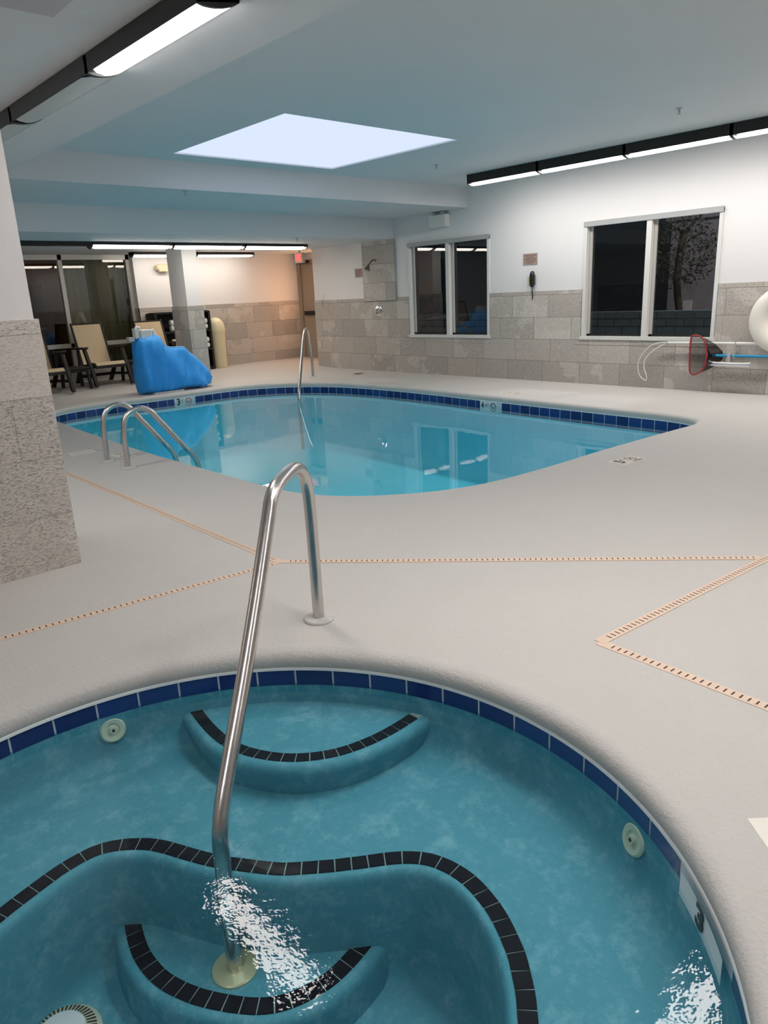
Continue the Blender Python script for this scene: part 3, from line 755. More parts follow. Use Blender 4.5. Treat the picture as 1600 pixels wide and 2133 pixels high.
mb.sweep_rings([at_z(offset2(bench, o), z) for o, z in prof], 'spa')
vs, fs = fill_region([offset2(bench, .07)], ZF_, 'spa'); mb.idx(vs, fs, 'spa')
mb.build('tub_shell', ht, smooth=True, angle=60)
mb = MB(); tile_band(mb, spi, -.078, -.150, .149, skip=((SPC[0]+1.143*cos(radians(-45.2)), SPC[1]+1.143*sin(radians(-45.2)), .125),)); mb.build('waterline_tile', ht)
mb = MB(); mb.sweep_rings([at_z(offset2(spi, 0), -.069), at_z(offset2(spi, .010), -.070), at_z(offset2(spi, .010), -.080), at_z(offset2(spi, 0), -.081)], 'trim'); mb.build('tile_trim', ht, smooth=True, angle=60)

def step(curve, z_top, z_base, flare, name, close_pts):
    """raised step platform: open nosing curve, closed behind by close_pts"""
    cv = [Vector((p.x, p.y)) for p in resample(smooth_pts(catmull([(a, b, 0) for a, b in curve], 6), 6), .025)]
    cen = sum((Vector(c) for c in close_pts), Vector((0, 0)))/len(close_pts)
    mid = cv[len(cv)//2]; tdir = cv[len(cv)//2+1]-cv[len(cv)//2-1]; left = Vector((-tdir.y, tdir.x))
    sgn = -1 if left.dot(cen-mid) > 0 else 1       # outward direction
    pr = [(0, 0), (.012, -.001), (.022, -.006), (.030, -.016), (.034, -.032)]
    rg = [at_z(offset2(cv, sgn*o, False), z_top+z) for o, z in pr]
    for k in range(1, 6):
        t = k/5; rg.append(at_z(offset2(cv, sgn*(.034+flare*t), False), (z_top-.032)*(1-t)+z_base*t))
    m = MB(); m.sweep_rings(rg, 'spa', closed=False)
    vs, fs = fill_region([[(p.x, p.y) for p in cv]+list(close_pts)], z_top, 'spa'); m.idx(vs, fs, 'spa')
    return m.build(name, ht, smooth=True, angle=60), cv, sgn
STEP1 = [(1.098, 2.44), (1.082, 2.37), (1.068, 2.29), (1.056, 2.2), (1.053, 2.088), (1.075, 1.985), (1.118, 1.896), (1.165, 1.832), (1.223, 1.78), (1.292, 1.738), (1.361, 1.713), (1.453, 1.695), (1.549, 1.69), (1.641, 1.694), (1.73, 1.70)]
s1, cv1, sg1 = step(STEP1, ZS_, ZB_, -.02, 'entry_step', [(1.66, 1.92), (1.56, 2.08), (1.45, 2.20), (1.30, 2.34), (1.18, 2.42)])
STEP2 = [(.625, 2.10), (0.612, 2.069), (0.598, 2.025), (0.584, 1.98), (0.568, 1.927), (0.556, 1.875), (0.549, 1.827), (0.549, 1.763), (0.556, 1.705), (0.572, 1.651), (0.595, 1.594), (0.622, 1.545), (0.653, 1.498), (0.685, 1.454), (0.722, 1.413), (0.767, 1.379), (0.816, 1.356), (0.874, 1.340), (0.93, 1.333), (0.985, 1.336), (1.042, 1.345), (1.099, 1.357), (1.15, 1.368)]
s2, cv2, sg2 = step(STEP2, ZL_, ZF_, .01, 'lower_step', [(1.19, 1.40), (1.2, 1.6), (1.0, 1.9), (.8, 2.1)])
def nosing(cv, side, z, d0, d1, tw, closed, name, r0=0, r1=None):
    P = resample([(p.x, p.y, 0) for p in cv], tw/2, closed); q = [Vector((p.x, p.y)) for p in P]
    a = offset2(q, side*d0, closed); b = offset2(q, side*d1, closed); n = len(q)
    m = MB(); top = z+.0035; i = 0; lim = n if closed else n-1
    while i+2 <= lim:
        g = .0018; idx = [(i) % n, (i+1) % n, (i+2) % n]
        A = [a[k] for k in idx]; B = [b[k] for k in idx]
        sh = lambda p, t, e: p+(t-p).normalized()*e
        jx = random.uniform(-.001, .001)
        A[0], A[2] = sh(A[0], A[1], g+jx), sh(A[2], A[1], g); B[0], B[2] = sh(B[0], B[1], g-jx), sh(B[2], B[1], g)
        lo = [(p.x, p.y, z-.001) for p in A+B[::-1]]; hi = [(p.x, p.y, top) for p in A+B[::-1]]
        k = len(hi)
        if side < 0: m.face(hi, 'black_tile')
        else: m.face(hi[::-1], 'black_tile')
        m.idx(lo+hi, [(j, (j+1) % k, (j+1) % k+k, j+k) for j in range(k)], 'black_tile')
        i += 2
    m.sweep_rings([at_z(a, z+.0012), at_z(b, z+.0012)], 'nose_grout', closed=closed)
    return m.build(name, ht)
nosing(bench, -1, ZB_, 0, .048, .0505, True, 'bench_nosing')
nosing(cv1[2:-2], -sg1, ZS_, 0, .043, .0505, False, 'step_nosing')
nosing(cv2[1:-1], -sg2, ZL_, 0, .050, .0505, False, 'step_nosing')
# wall jets
for ang, zz in ((atan2(2.497-SPC[1], .819-SPC[0]), -.205), (atan2(.801-SPC[1], 1.63-SPC[0]), -.205)):
    c = (SPC[0]+(SPR+.006)*cos(ang), SPC[1]+(SPR+.006)*sin(ang), zz); ax = (-cos(ang), -sin(ang), .25)
    m = MB(); m.lathe(c, [(.046, 0), (.046, .006), (.040, .012), (.026, .010), (.024, .004), (.016, .006), (.012, .016), (0.0001, .016)], 'grate', 36, ax)
    j = m.build('water_jet', ht, smooth=True, angle=35)
    m = MB(); m.cyl(Vector(c)+Vector(ax).normalized()*.0165, .006, .001, 'slot', 16, ax); m.build('jet_opening').parent = j
# floor drain
dc = Vector((.318, 1.845, ZF_))
m = MB(); m.lathe(dc, [(.112, 0), (.112, .010), (.100, .022), (.065, .034)], 'grate', 48); m.lathe(dc, [(.068, .030), (.068, .040), (.045, .046), (.0001, .047)], 'marker_wet', 48)
dr = m.build('floor_drain', ht, smooth=True, angle=30)
m = MB()
for k in range(48):
    a = 2*pi*k/48; u = Vector((cos(a), sin(a), 0)); s = Vector((-sin(a), cos(a), 0))
    p, q = dc+u*.072+Vector((0, 0, .0335)), dc+u*.098+Vector((0, 0, .0238)); wd = .0022
    m.face([p-s*wd, q-s*wd*1.6, q+s*wd*1.6, p+s*wd], 'slot')
m.build('drain_slots').parent = dr
# depth marker in the tub's tile band
am = radians(-45.2)
mp = (SPC[0]+(SPR-.017)*cos(am), SPC[1]+(SPR-.017)*sin(am)); mw = basis((mp[0], mp[1], -.113), (-sin(am)*-1, cos(am)*-1, 0), (0, 0, 1))
m = MB(); n = 12
for k in range(n):
    a0, a1 = am-.11+.22*k/n, am-.11+.22*(k+1)/n; rr = SPR-.016
    m.face([(SPC[0]+rr*cos(a1), SPC[1]+rr*sin(a1), -.150), (SPC[0]+rr*cos(a0), SPC[1]+rr*sin(a0), -.150), (SPC[0]+rr*cos(a0), SPC[1]+rr*sin(a0), -.079), (SPC[0]+rr*cos(a1), SPC[1]+rr*sin(a1), -.079)], 'marker_wet')
pl = m.build('depth_marker', ht); pl['label'] = 'pale depth marker tile'
o = text_mesh('3', .085, 'numeral', 'ink', mw @ Matrix.Translation((-.01, .002, .002)), sx=1.2, thick=.003); o.parent = pl
mb = MB(); vs, fs = fill_region([spi], WZ, 'water_spa'); mb.idx(vs, fs, 'water_spa')
tag(mb.build('hot_tub_water'), 'rippled clear teal water filling the round hot tub', 'water', kind='stuff')

# ------------------------------------------------------------------ hand rails
def rail(name, pts, r, label, feet, group=None, dense=8, foot_mat='plate', fr=.062):
    t = thing(name, (pts[0][0], pts[0][1], 0), label, 'handrail', group)
    m = MB(); m.tube(catmull(pts, dense), r, 'steel', 28); m.build('tube', t, smooth=True, angle=60)
    for (c, mat, rad, hh) in feet:
        m = MB(); m.lathe(c, [(rad, 0), (rad, hh*.45), (rad*.94, hh*.75), (r*1.35, hh), (r*1.2, hh*1.02), (r*.9, hh*.9)], mat, 40)
        k = m.build('floor_flange', t, smooth=True, angle=35)
    return t
SR = [(1.662, 2.277, 0), (1.661, 2.276, .16), (1.660, 2.275, .33), (1.655, 2.271, .49), (1.639, 2.259, .598), (1.606, 2.235, .655), (1.552, 2.194, .688), (1.484, 2.142, .697), (1.408, 2.084, .693), (1.346, 2.037, .682), (1.300, 2.002, .653), (1.268, 1.977, .606), (1.132, 1.875, .397), (.985, 1.763, .190), (.874, 1.679, .045), (.80, 1.623, -.058), (.773, 1.602, -.115), (.763, 1.595, -.170), (.760, 1.592, -.24), (.757, 1.590, -.39), (.754, 1.587, -.60)]
rail('spa_handrail', SR, .0240, 'brushed steel handrail rising from the hot tub step to the deck', [((1.662, 2.277, 0), 'plate', .064, .016), ((.754, 1.587, ZL_), 'brass', .068, .012)])
LP = [(2.425, 0), (2.43, .22), (2.445, .37), (2.49, .45), (2.585, .482), (2.68, .452), (2.765, .345), (2.95, .10), (3.025, .0), (3.062, -.08), (3.075, -.20), (3.075, -.80)]
for yy, lab in ((6.272, 'farther curved steel grab rail of the pool ladder, nearer the depth tile'), (5.851, 'nearer curved steel grab rail of the pool ladder')):
    rail('ladder_rail', [(x, yy, z) for x, z in LP], .0225, lab, [((2.425, yy, 0), 'plate', .062, .018)], 'pool ladder rails')
FR = [(7.61, 10.055, 0), (7.615, 10.06, .406), (7.535, 9.98, .72), (7.43, 9.87, .808), (7.27, 9.715, .82), (7.10, 9.54, .755), (6.834, 9.275, .455), (6.566, 9.006, .13), (6.43, 8.87, -.06), (6.40, 8.84, -.25), (6.40, 8.84, -.9)]
rail('pool_handrail', FR, .0225, 'tall narrow steel handrail entering the far end of the pool', [((7.61, 10.055, 0), 'plate', .062, .014)])

# ------------------------------------------------------------------ peach drain strips
def strip(a, b, w, label, top=.0022):
    a = Vector((*a, 0)); b = Vector((*b, 0)); d = (b-a).normalized(); s = Vector((-d.y, d.x, 0)); L = (b-a).length
    m = MB(); m.idx([a-s*w/2, b-s*w/2, b+s*w/2, a+s*w/2]+[p+Vector((0, 0, top)) for p in (a-s*w/2, b-s*w/2, b+s*w/2, a+s*w/2)], [(4, 5, 6, 7), (0, 1, 5, 4), (1, 2, 6, 5), (2, 3, 7, 6), (3, 0, 4, 7)], 'peach')
    x = .06
    while x < L-.03:
        p = a+d*x+Vector((0, 0, top+.0006)); m.face([p-s*w*.27-d*.0028, p-s*w*.27+d*.0028, p+s*w*.27+d*.0028, p+s*w*.27-d*.0028], 'slot'); x += .0265
    return tag(m.build('deck_drain'), label, 'drain', 'peach drain strips set in the deck')
strip((-1.6, 3.398), (1.955, 2.975), .042, 'slotted peach drain strip from the pillar side to the junction by the handrail')
strip((1.955, 2.975), (2.03, 7.3), .046, 'peach drain strip running back past the pool ladder', .0030)
strip((1.955, 2.985), (3.53, 1.205), .042, 'long slotted peach drain strip crossing the deck between pool and hot tub', .0038)
strip((2.252, 1.308), (6.2, .933), .046, 'short slotted peach drain strip leading to the right picture edge', .0030)
strip((2.252, 1.308), (2.075, -1.5), .046, 'slotted peach drain strip running down the right side of the hot tub')

# ------------------------------------------------------------------ deck tiles and covers
def deck_tile(c, u, v, w, h, label, build, cat='sign'):
    mw = basis((c[0], c[1], c[2] if len(c) > 2 else 0), u, v); t = thing('depth_marker_tile', (c[0], c[1], 0), label, cat)
    m = MB(); P = lambda x, y, z: mw @ Vector((x, y, z))
    q = [(-w/2, -h/2), (w/2, -h/2), (w/2, h/2), (-w/2, h/2)]
    m.idx([P(x, y, 0) for x, y in q]+[P(x, y, .0015) for x, y in q], [(4, 5, 6, 7), (0, 1, 5, 4), (1, 2, 6, 5), (2, 3, 7, 6), (3, 0, 4, 7)], 'marker'); m.build('tile', t)
    Tz = Matrix.Translation((0, 0, .0016)); build(t, mw @ Tz); return t
def put(o, t): o.parent = t; o.matrix_parent_inverse = Matrix.Translation(t.location).inverted(); return o
def b5(t, mw):
    put(text_mesh('5', .135, 'numeral', 'ink', mw @ Matrix.Translation((-.085, 0, .001)), sx=.9, thick=.003), t)
    put(text_mesh('FT', .04, 'unit_letters', 'ink_fade', mw @ Matrix.Translation((-.03, .03, .001)), sx=.8), t)
    m = MB(); no_dive(m, mw @ Matrix.Translation((.06, 0.01, 0)), .052, 'ink_fade'); m.build('no_diving_symbol', t)
    put(text_mesh('NO DIVING', .026, 'caption', 'ink_fade', mw @ Matrix.Translation((.06, -.06, .001)), sx=.8), t)
deck_tile((5.022, 2.752), (1, -.07, 0), (.07, 1, 0), .285, .15, 'white deck tile reading 5 with a no diving circle, near the pool corner', b5)
def b3(t, mw):
    put(text_mesh('3', .10, 'numeral', 'ink', mw @ Matrix.Translation((-.09, 0.01, .001)), sx=.8), t)
    m = MB(); no_dive(m, mw @ Matrix.Translation((.05, 0, 0)), .048, 'ink_fade'); m.build('no_diving_symbol', t)
deck_tile((2.625, 6.42), (.12, -1, 0), (1, .12, 0), .27, .14, 'white deck tile reading 3 between the ladder rails and pool edge', b3)
def b4(t, mw):
    put(text_mesh('4 FT', .09, 'numeral', 'ink_fade', mw @ Matrix.Translation((-.06, 0, .001)), sx=.8), t)
    m = MB(); no_dive(m, mw @ Matrix.Translation((.1, 0, 0)), .045, 'ink_fade'); m.build('no_diving_symbol', t)
deck_tile((7.60, 5.84), (.1, -1, 0), (1, .1, 0), .32, .13, 'faint white deck tile beyond the pool in front of the right wall', b4)
def br(t, mw):
    m = MB(); no_dive(m, mw @ Matrix.Translation((.02, 0.0, 0)), .062, 'red'); m.build('no_diving_symbol', t)
deck_tile((1.613, .372), (-.68, -.73, 0), (.73, -.68, 0), .30, .15, 'white tile with a red circle at the right edge beside the hot tub', br)
t = thing('skimmer_cover', (2.43, 6.88, 0), 'cream rectangular skimmer lid set in the deck left of the ladder', 'skimmer lid')
m = MB(); m.idx([(2.313, 6.994, .001), (2.296, 6.769, .001), (2.545, 6.775, .001), (2.559, 6.981, .001)]+[(2.313, 6.994, .004), (2.296, 6.769, .004), (2.545, 6.775, .004), (2.559, 6.981, .004)], [(7, 6, 5, 4), (0, 1, 5, 4), (1, 2, 6, 5), (2, 3, 7, 6), (3, 0, 4, 7)], 'marker'); m.build('lid', t)
m = MB(); m.box(2.565, 2.60, 6.83, 7.06, .0005, .004, 'plate'); m.build('rim', t)
m = MB(); m.cyl((8.29, 9.65, 0), .09, .004, 'slot', 32); m.lathe((8.29, 9.65, 0), [(.10, .0), (.10, .006), (.088, .006), (.088, .003)], 'plate', 32)
tag(m.build('floor_drain_cover'), 'small dark round drain cover in the deck near the shower wall', 'drain cover')

# ------------------------------------------------------------------ pool lift under its blue cover
t = thing('pool_lift', (5.4, 10.68, 0), 'pool lift under a bright blue fabric cover at the far pool edge', 'pool lift')
TOP = [(4.775, .70), (4.80, .80), (4.83, .843), (4.92, .852), (5.02, .859), (5.12, .863), (5.165, .862), (5.20, .835), (5.225, .79), (5.26, .715), (5.31, .68), (5.36, .661), (5.48, .655), (5.605, .653), (5.635, .61), (5.656, .571), (5.73, .52), (5.805, .457), (5.90, .36), (5.987, .257), (6.012, .20), (6.02, .15)]
BOT = [(4.77, .03), (4.85, .012), (5.0, -.0), (5.23, .0), (5.5, .03), (5.75, .012), (5.886, .004), (5.96, .04), (6.01, .10), (6.02, .12)]
def interp(T, x):
    if x <= T[0][0]: return T[0][1]
    for (a, b), (c, d) in zip(T, T[1:]):
        if x <= c: return b+(d-b)*(x-a)/(c-a)
    return T[-1][1]
m = MB(); rings = []; nx, na = 84, 56
def lift_pt(x, k):
    zt, zb = interp(TOP, x), interp(BOT, x)+.008
    e = min(1, max(0.04, min((x-4.762)/.10, (6.025-x)/.22)))**.5
    wb = .23*e; wt = wb*(.78 if x < 5.2 else .42)
    a = 2*pi*k/na; ca, sa = cos(a), sin(a)
    q = 3.2; ca = math.copysign(abs(ca)**(2/q), ca); sa = math.copysign(abs(sa)**(2/q), sa)
    h = .5+.5*sa; wv = wb+(wt-wb)*h
    fold = .026*sin(x*21+h*2.5+(1.5 if ca > 0 else 0))*(1-h)**.6+.007*sin(x*47-h*9)+.010*sin(h*7+x*9)
    top_pl = .010*sin(x*60+ca*3)*(1 if h < .12 else 0)
    return (x, 10.70+ca*(wv+fold*abs(ca)), zb+(zt-zb)*h+top_pl)
xsl = [4.765+(6.022-4.765)*i/nx for i in range(nx+1)]
rings = [[lift_pt(x, k) for k in range(na)] for x in xsl]
m.sweep_rings(rings, 'blue'); m.face(rings[0][::-1], 'blue'); m.face(rings[-1], 'blue')
cov = m.build('fabric_cover', t, smooth=True, angle=80)
m = MB(); pts = [(x, 10.70-.02, interp(TOP, x)+.006) for x in [4.85+i*(5.99-4.85)/60 for i in range(61)]]
m.tube(smooth_pts(pts, 3), .008, 'piping', 8); m.build('piping').parent = cov; bpy.data.objects['piping'].matrix_parent_inverse = Matrix.Identity(4)
m = MB(); m.box(4.90, 5.07, 10.62, 10.80, .83, .955, 'white'); m.build('control_box', t, bevel=.012)
m = MB(); m.tube([(4.84, 10.66, .80), (4.83, 10.66, .94), (4.855, 10.66, 1.0), (4.90, 10.66, .985)], .022, 'white', 14); m.box(4.80, 4.86, 10.60, 10.70, .84, .98, 'white'); m.build('mast', t, smooth=True)
m = MB(); m.tube(catmull([(4.87, 10.60, .99), (4.90, 10.58, .93), (4.88, 10.58, .86), (4.93, 10.58, .85), (4.94, 10.59, .94)], 6), .006, 'white', 8); m.build('coiled_cable', t, smooth=True)
m = MB(); m.tube([(5.08, 10.70, .84), (5.10, 10.70, .93), (5.12, 10.70, .95), (5.15, 10.70, .86)], .026, 'white', 14); m.build('arm_end', t, smooth=True)
m = MB(); m.box(4.70, 4.79, 10.62, 10.72, .80, .86, 'alu'); m.build('bracket', t, bevel=.005)
m = MB(); m.box(5.80, 5.995, 10.60, 10.80, .008, .05, 'white'); m.build('foot_rest', t, bevel=.02)
m = MB(); m.box(4.95, 5.45, 10.55, 10.85, .0, .018, 'white'); m.build('base_plate', t)

# ------------------------------------------------------------------ lounge chairs and side tables
def chair(loc, label):
    t = thing('lounge_chair', loc, label, 'chair', 'cream sling chairs by the storefront', 0, local=True)
    def seatc(u):   # seat profile front -> back
        P = [(-.50, .30), (-.485, .345), (-.44, .372), (-.36, .365), (-.2, .335), (0, .305), (.07, .305)]
        return P
    m = MB(); pr = [(y, z) for y, z in seatc(0)]; pts = catmull([(0, y, z) for y, z in pr], 4)
    m.sweep_rings([[(-.235, p.y, p.z) for p in pts], [(.235, p.y, p.z) for p in pts], [(.235, p.y, p.z-.008) for p in pts], [(-.235, p.y, p.z-.008) for p in pts], [(-.235, p.y, p.z) for p in pts]], 'sling', closed=False); m.build('seat', t, smooth=True)
    m = MB(); pts = catmull([(0, .05, .31), (0, .12, .45), (0, .20, .68), (0, .30, .97)], 5)
    m.sweep_rings([[(-.235, p.y, p.z) for p in pts], [(.235, p.y, p.z) for p in pts], [(.235, p.y+.008, p.z) for p in pts], [(-.235, p.y+.008, p.z) for p in pts], [(-.235, p.y, p.z) for p in pts]], 'sling', closed=False); m.build('backrest', t, smooth=True)
    m = MB()
    for s in (-1, 1):
        m.bar((s*.255, -.49, .31), (s*.255, -.40, .35), .035, .05, 'resin'); m.bar((s*.255, -.40, .345), (s*.255, .08, .285), .035, .06, 'resin')
        m.bar((s*.25, .04, .27), (s*.25, .315, .985), .028, .035, 'resin', (0, 1, 0))
    m.bar((-.26, .31, .965), (.26, .31, .965), .03, .03, 'resin'); m.bar((-.26, -.49, .30), (.26, -.49, .30), .03, .05, 'resin'); m.bar((-.26, .08, .27), (.26, .08, .27), .03, .05, 'resin')
    m.build('frame', t, bevel=.006)
    for s in (-1, 1):
        m = MB(); m.bar((s*.315, -.34, .605), (s*.315, .20, .585), .095, .032, 'resin'); m.build('armrest', t, bevel=.01)
        m = MB(); m.bar((s*.30, -.54, 0), (s*.30, -.40, .34), .055, .065, 'resin', (0, 1, 0)); m.bar((s*.305, -.40, .30), (s*.312, -.26, .60), .05, .07, 'resin', (0, 1, 0)); m.build('front_leg', t, bevel=.008)
        m = MB(); m.bar((s*.29, .32, 0), (s*.29, .02, .32), .055, .06, 'resin', (0, 1, 0)); m.bar((s*.30, .06, .28), (s*.31, .0, .59), .04, .045, 'resin', (0, 1, 0)); m.build('rear_leg', t, bevel=.008)
    m = MB(); m.bar((-.30, .20, .13), (.30, .20, .13), .03, .05, 'resin'); m.bar((-.30, -.47, .16), (-.30, .22, .13), .025, .04, 'resin'); m.bar((.30, -.47, .16), (.30, .22, .13), .025, .04, 'resin'); m.build('stretcher', t, bevel=.005)
    return t
ch0 = chair((4.88, 12.33, floor_z(12.2)), 'cream sling lounge chair with dark brown arms in front of the storefront, fully visible')
dup(ch0, (3.83, 12.13, floor_z(12.0)), 0, 'cream lounge chair mostly hidden by the near stone pillar')
dup(ch0, (5.86, 12.09, floor_z(12.0)), 0, 'cream lounge chair hidden behind the blue covered pool lift')
def table(loc, label):
    t = thing('side_table', loc, label, 'table', 'dark side tables between the chairs', 0, local=True)
    m = MB(); m.box(-.18, .18, -.20, .20, .315, .345, 'resin'); m.box(-.165, .165, -.18, .18, .27, .315, 'resin'); m.build('table_top', t, bevel=.006)
    for a in (-1, 1):
        for b in (-1, 1):
            m = MB(); m.bar((a*.155, b*.19, 0), (a*.14, b*.16, .30), .045, .05, 'resin', (0, 1, 0)); m.build('leg', t, bevel=.006)
    return t
tb0 = table((4.36, 12.05, floor_z(11.9)), 'dark brown side table left of the fully visible cream chair')
dup(tb0, (5.39, 12.10, floor_z(12.2)), 0, 'dark brown side table between the cream chair and the blue lift')

# ------------------------------------------------------------------ towel shelf, towels, bin
t = thing('towel_shelf', (6.45, 12.5, .09), 'black open shelf unit for towels behind the column', 'shelf')
m = MB(); FZ = floor_z(12.5)
m.box(6.02, 6.06, 12.42, 12.77, FZ, 1.16, 'dark'); m.box(7.08, 7.12, 12.42, 12.77, FZ, 1.16, 'dark'); m.box(6.06, 7.08, 12.75, 12.785, FZ, 1.16, 'dark'); m.build('carcass', t)
for z in (.12, .46, .80, 1.14):
    m = MB(); m.box(6.06, 7.08, 12.42, 12.75, z, z+.03, 'dark'); m.build('shelf_board', t)
def towel(c, r, L):
    m = MB(); pr = [(.0001, 0), (r*.9, .004), (r, .02), (r, L-.02), (r*.9, L-.004), (.0001, L)]
    m.lathe(c, pr, 'towel', 18, (1, 0, 0)); return m.build('rolled_towel', smooth=True, angle=60)
n_ = 0
for (z, rows, lab) in ((.49, 2, 'middle'), (.83, 2, 'upper')):
    for j in range(rows):
        for i in range(2):
            o = towel((6.76 - .44*i, 12.475, z+.052+.102*j), .05, .30); o.location.x += .0
            tag(o, 'rolled white towel on the %s level of the black shelf, %s' % (lab, ['bottom', 'second', 'third'][j]+(' of the right stack' if i == 0 else ' of the left stack')), 'towel', 'rolled towels on the black shelf')
t = thing('waste_bin', (7.31, 12.585, FZ), 'cream dome-top waste bin between the black shelf and the back wall', 'bin')
m = MB(); m.lathe((7.31, 12.585, FZ), [(.13, 0), (.14, .02), (.158, .70), (.0001, .70)], 'cream', 40); m.build('body', t, smooth=True, angle=35)
m = MB(); m.lathe((7.31, 12.585, FZ), [(.168, .66), (.170, .70), (.162, .74)]+[(.162*cos(a), .74+.19*sin(a)) for a in [pi/2*i/10 for i in range(1, 10)]]+[(.0001, .93)], 'cream', 40); m.build('dome_lid', t, smooth=True, angle=35)

# ------------------------------------------------------------------ things on the walls
def plaque(y0, y1, z0, z1, label):
    t = thing('wall_sign', (XR, (y0+y1)/2, z0), label, 'sign', 'brown wall plaques')
    m = MB(); m.box(XR-.008, XR-.001, y0, y1, z0, z1, 'plaque'); m.build('plate', t)
    rnd = random.Random(int(y0*100)); m = MB(); H = z1-z0; Wd = y1-y0
    for k, frac in enumerate((.82, .5, .86, .66, .55)):
        zz = z1-H*(.17+.165*k); y = (y0+y1)/2+Wd*frac/2
        while y > (y0+y1)/2-Wd*frac/2:
            L = rnd.uniform(.008, .014); m.box(XR-.0088, XR-.008, y-L, y, zz-.007, zz+.007, 'plaque_ink'); y -= L+.005
    m.build('worn_lettering', t); return t
plaque(6.345, 6.585, 1.605, 1.755, 'brown plaque with five worn lines of lettering above the black phone')
plaque(10.03, 10.235, 1.605, 1.755, 'brown square plaque left of the shower tile panel')
t = thing('wall_phone', (XR, 6.40, 1.3), 'black wall phone handset hanging beside a beige wall plate', 'phone')
m = MB(); m.tube(catmull([(XR-.03, 6.402, 1.312), (XR-.045, 6.400, 1.335), (XR-.05, 6.398, 1.39), (XR-.05, 6.397, 1.45), (XR-.045, 6.396, 1.485), (XR-.03, 6.396, 1.502)], 6), [.016+.022*sin(pi*min(1, max(0, i/30)))**.45 for i in range(31)], 'phone', 22); m.build('handset', t, smooth=True)
m = MB(); m.box(XR-.03, XR-.002, 6.372, 6.428, 1.33, 1.47, 'phone'); m.build('cradle', t, bevel=.008)
cp = []
for i in range(90):
    a = i*.9; k = i/89; cp.append((XR-.022+.008*cos(a), 6.41+.005*sin(k*6)+.008*sin(a), 1.30-.16*k))
m = MB(); m.tube(cp, .0028, 'phone', 6); m.build('coiled_cord', t, smooth=True)
m = MB(); m.box(XR-.008, XR-.001, 6.425, 6.505, 1.335, 1.447, 'beige'); k = m.build('wall_plate'); tag(k, 'beige wall plate with a jack left of the black phone', 'outlet plate'); k.name = 'jack_plate'
m = MB(); m.box(XR-.011, XR-.008, 6.455, 6.475, 1.38, 1.40, 'slot'); m.box(XR-.010, XR-.008, 6.462, 6.468, 1.43, 1.436, 'slot'); m.box(XR-.010, XR-.008, 6.462, 6.468, 1.345, 1.351, 'slot'); q = m.build('jack'); q.parent = k
# shower
t = thing('wall_shower', (XR-.05, 9.68, 1.82), 'chrome shower head on a bent arm high on the tiled panel', 'shower head')
m = MB(); m.tube(catmull([(XR-.045, 9.64, 1.86), (XR-.10, 9.64, 1.865), (XR-.15, 9.65, 1.83), (XR-.19, 9.66, 1.78)], 6), .012, 'dark_chrome', 14); m.build('arm', t, smooth=True)
m = MB(); m.lathe((XR-.185, 9.66, 1.79), [(.016, 0), (.022, .03), (.052, .075), (.052, .095), (.0001, .095)], 'dark_chrome', 24, (-.45, .1, -1)); m.build('spray_face', t, smooth=True, angle=35)
m = MB(); m.lathe((XR-.045, 9.64, 1.86), [(.03, 0), (.028, .008), (.012, .012)], 'chrome', 24, (-1, 0, 0)); m.build('escutcheon', t, smooth=True)
t = thing('shower_valve', (XR-.014, 9.65, 1.03), 'round chrome shower valve with lever handle on the slate wall', 'shower valve')
m = MB(); m.lathe((XR-.014, 9.65, 1.03), [(.088, 0), (.086, .008), (.07, .014), (.035, .018), (.033, .05), (.0001, .052)], 'chrome', 40, (-1, 0, 0)); m.build('trim_plate', t, smooth=True, angle=35)
m = MB(); m.tube([(XR-.06, 9.65, 1.03), (XR-.07, 9.69, .99), (XR-.072, 9.73, .955)], [.014, .011, .009], 'chrome', 12); m.build('lever', t, smooth=True)
# small plates left of shower
m = MB(); m.box(XR-.012, XR-.001, 11.17, 11.23, 1.28, 1.365, 'white'); k = tag(m.build('light_switch'), 'small white switch on the wall just above the slate near the door', 'switch')
m = MB(); m.tube([(XR-.02, 11.2, 1.275), (XR-.02, 11.2, 1.13), (XR-.03, 11.215, 1.11), (XR-.035, 11.25, 1.112)], .005, 'plate', 8); tag(m.build('wall_hook', smooth=True), 'thin grey hook below the white switch', 'hook')
m = MB(); m.box(XR-.03, XR-.013, 11.30, 11.40, .37, .50, 'plate'); q = m.build('outlet_cover', bevel=.004); tag(q, 'low grey outlet cover on the slate near the doorway', 'outlet cover')
# emergency light on right wall
t = thing('emergency_light', (XR, 8.15, 2.25), 'white emergency light box with two lamp heads above the smaller window', 'emergency light', 'emergency lights')
m = MB(); m.box(XR-.10, XR-.001, 7.97, 8.32, 2.25, 2.43, 'white'); m.build('body', t, bevel=.01)
for yy in (8.06, 8.23):
    m = MB(); m.lathe((XR-.055, yy, 2.43), [(.012, 0), (.012, .012), (.04, .02), (.044, .036), (.0001, .038)], 'alu', 20, (-.2, 0, 1)); m.build('lamp_head', t, smooth=True, angle=35)
t = thing('emergency_light', (6.42, YB, 1.86), 'beige emergency light on the back wall left of the column', 'emergency light', 'emergency lights')
m = MB(); m.box(6.36, 6.56, YB-.10, YB-.001, 1.865, 1.995, 'beige'); m.build('body', t, bevel=.015)
m = MB(); m.lathe((6.36, YB-.06, 1.94), [(.045, -.01), (.045, .035), (.038, .045), (.0001, .045)], 'beige', 20, (-1, -.3, -.05)); m.build('lamp_head', t, smooth=True, angle=35)
